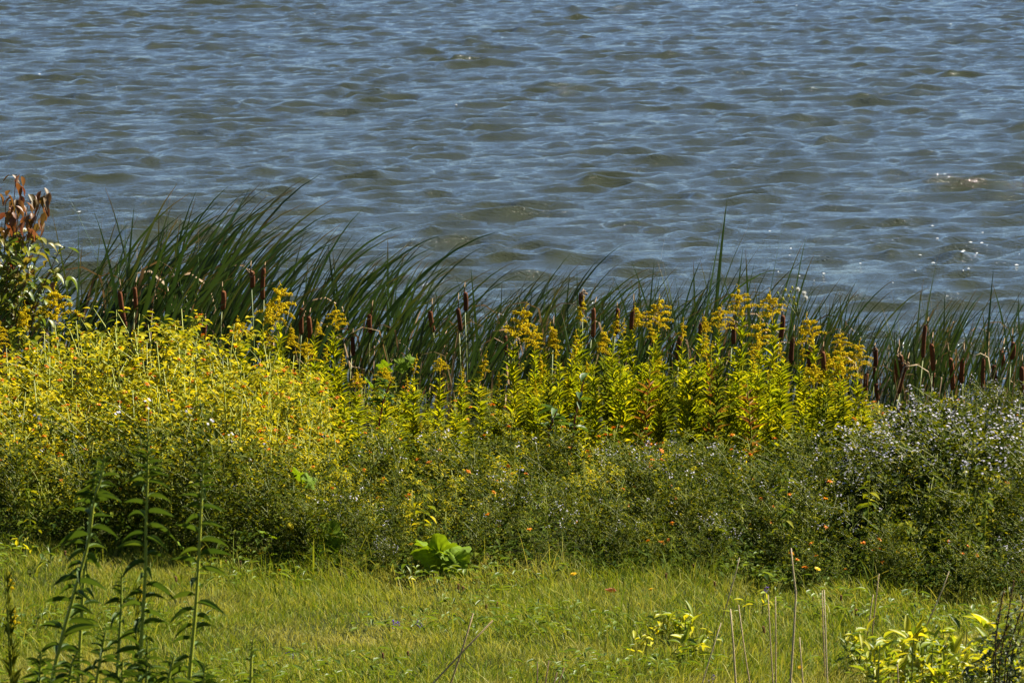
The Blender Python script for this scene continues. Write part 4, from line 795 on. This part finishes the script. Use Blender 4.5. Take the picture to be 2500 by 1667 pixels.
# yellow-leaved weeds at lower right
YL = []
for k, mm in enumerate(('yellow_leaf', 'yellow_leaf', 'weed_leaf')):
    mb = MB(); put_leaves(mb, leaf_template(5, lambda s: np.array([.06, .34, .5, .46, .28, 0]), .25, .12 + .15 * k), [(0, 0, 0)], [(1, 0, 0)], 1., .3); YL.append(mb.mesh('leaf', M[mm], True))
def yweed(px, py, Y, n, size, label, greens=.2, h=.12):
    p = at(px, py, Y); b = Vector((p.x, Y, gz(p.x, Y))); t = thing('yellow_leaved_weed', label, 'weed', b, 'yellow-leaved weeds in the lawn'); H = max(h, p.z - b.z)
    mb = MB(); tube(mb, [(0, 0, 0), (.01, 0, H)], [.004, .002], 5, False); ob('stem', mb.mesh('stem', M['stem_green']), t)
    for k in range(n): ob('leaf', YL[2] if rnd.random() < greens else YL[k % 2], t, (U(-.05, .05), U(-.05, .05), H * U(.2, 1)), (U(-.4, .4), -U(.0, 1.3), U(0, 6.28)), size * U(.45, .95))
for a in [(2240, 1545, 17.2, 34, .12, 'yellow-leaved weed left of three at the lower right'), (2355, 1535, 17.0, 22, .11, 'yellow-leaved weed between two brighter ones at the lower right'), (2430, 1520, 16.8, 24, .14, 'bright yellow upright leaves nearest the right edge'), (2205, 1610, 16.6, 22, .10, 'yellow leaf spray at the bottom right above the pale cut stalk'), (2290, 1610, 16.6, 40, .10, 'low yellow-green weed in front at the bottom right'), (2400, 1600, 16.5, 46, .10, 'yellow-green leafy weed at the bottom right corner'), (2470, 1580, 16.7, 36, .10, 'yellow-green weed cut by the right edge'),
          (1615, 1535, 18.0, 32, .085, 'yellow-green weed with fern-like leaves in the lawn right of the middle'), (1670, 1530, 18.0, 34, .09, 'larger yellow-green weed beside the fern-like one in the lawn'), (1575, 1580, 17.6, 14, .07, 'pale yellow lobed leaf weed in the lawn, left of its cluster'), (1690, 1590, 17.5, 24, .09, 'yellow-green weed lowest of the lawn cluster right of the middle'), (1740, 1560, 17.7, 12, .06, 'small yellow weed at the right of the lawn cluster'), (1815, 1500, 18.4, 8, .06, 'few bright yellow leaves between dry stalks'), (1860, 1490, 18.5, 10, .055, 'bright yellow leaf pair beside the thin dry twins'),
          (60, 1310, 19.9, 16, .07, 'bright green leafy weed at the left edge where lawn meets the mound'), (120, 1340, 19.7, 14, .07, 'bright green weed second from the left edge at the lawn margin'), (1000, 1420, 19.4, 14, .07, 'long-leaved green weed just below the broad bright leaves')]:
    yweed(*a, **({'greens': .75} if a[0] < 1100 else {}))
for k in range(16):
    px = U(2090, 2500); Y = U(16.3, 17.4); yweed(px, U(1530, 1620), Y, rnd.randint(22, 34), .09, 'yellow-green leafy weed in the low thicket at the bottom right', .3)
# dark leafy weed and brown spikes at the bottom right corner
def corner():
    Y = 14.6; p = at(2440, 1720, Y); b = Vector((p.x, Y, gz(p.x, Y))); t = thing('vervain_plant', 'dark leafy weed with brown seed spikes leaning at the bottom right corner', 'weed', b)
    mb = MB(); n = 1500; q = np.stack([rng.normal(0, .17, n), rng.normal(0, .12, n), rng.uniform(.3, .86, n)], 1); az = rng.uniform(0, 6.28, n)
    q[:, 2] *= np.clip(1.05 - ((.1 - q[:, 0]) / .5).clip(0) * .9, .2, 1.05)
    put_leaves(mb, JT, q, np.stack([np.cos(az), np.sin(az), rng.normal(0, .4, n)], 1), rng.uniform(.02, .045, n), rng.uniform(.008, .018, n)); ob('foliage', mb.mesh('foliage', M['dark_weed']), t, kind='stuff')
    for x0, y0, x1, y1 in [(2440, 1620, 2475, 1420), (2455, 1610, 2505, 1450), (2430, 1560, 2450, 1440), (2470, 1600, 2520, 1430), (2425, 1600, 2470, 1510), (2460, 1640, 2515, 1520)]:
        a, e = at(x0, y0, Y) - b, at(x1, y1, Y) - b; m2 = MB(); tube(m2, [(0, 0, 0), tuple(a), tuple(e)], [.003, .003, .002], 5, False); ob('stem', m2.mesh('stem', M['stem_brown']), t)
        m3 = MB(); f = np.linspace(0, 1, 60)[:, None]; blob(m3, np.array(a)[None] * (1 - f) + np.array(e)[None] * f + rng.normal(0, .0022, (60, 3)), .0032); ob('seed_spike', m3.mesh('seed_spike', M['seedhead']), t)
corner()
def dark_stems():
    Y = 15.2; p = at(1310, 1690, Y); b = Vector((p.x, Y, gz(p.x, Y))); t = thing('dead_weed_stems', 'dark blurred dead stems fanning right at the bottom edge in the middle', 'weed', b)
    for x1, y1 in ((1340, 1612), (1378, 1628), (1312, 1614), (1360, 1640)):
        e = at(x1, y1, Y) - b; mb = MB(); tube(mb, [(0, 0, 0), (e.x * .45, 0, e.z * .6), tuple(e)], [.003, .003, .002], 5); ob('stem', mb.mesh('stem', M['stem_brown']), t)
dark_stems()
def fallen():
    Y = 19.0; p = at(1494, 1447, Y); V, T = lobed_leaf(990, 3, .05); V = V * [1, 1, 2.5]; mb = MB(); mb.add(V, T)
    tag(ob('fallen_leaf', mb.mesh('fallen_leaf', M['fallen'], True), None, (p.x, Y, max(p.z, gz(p.x, Y) + .04)), (.5, .2, 2.8), .05), 'curled brown fallen leaf lying on the lawn right of the middle', 'leaf')
fallen()
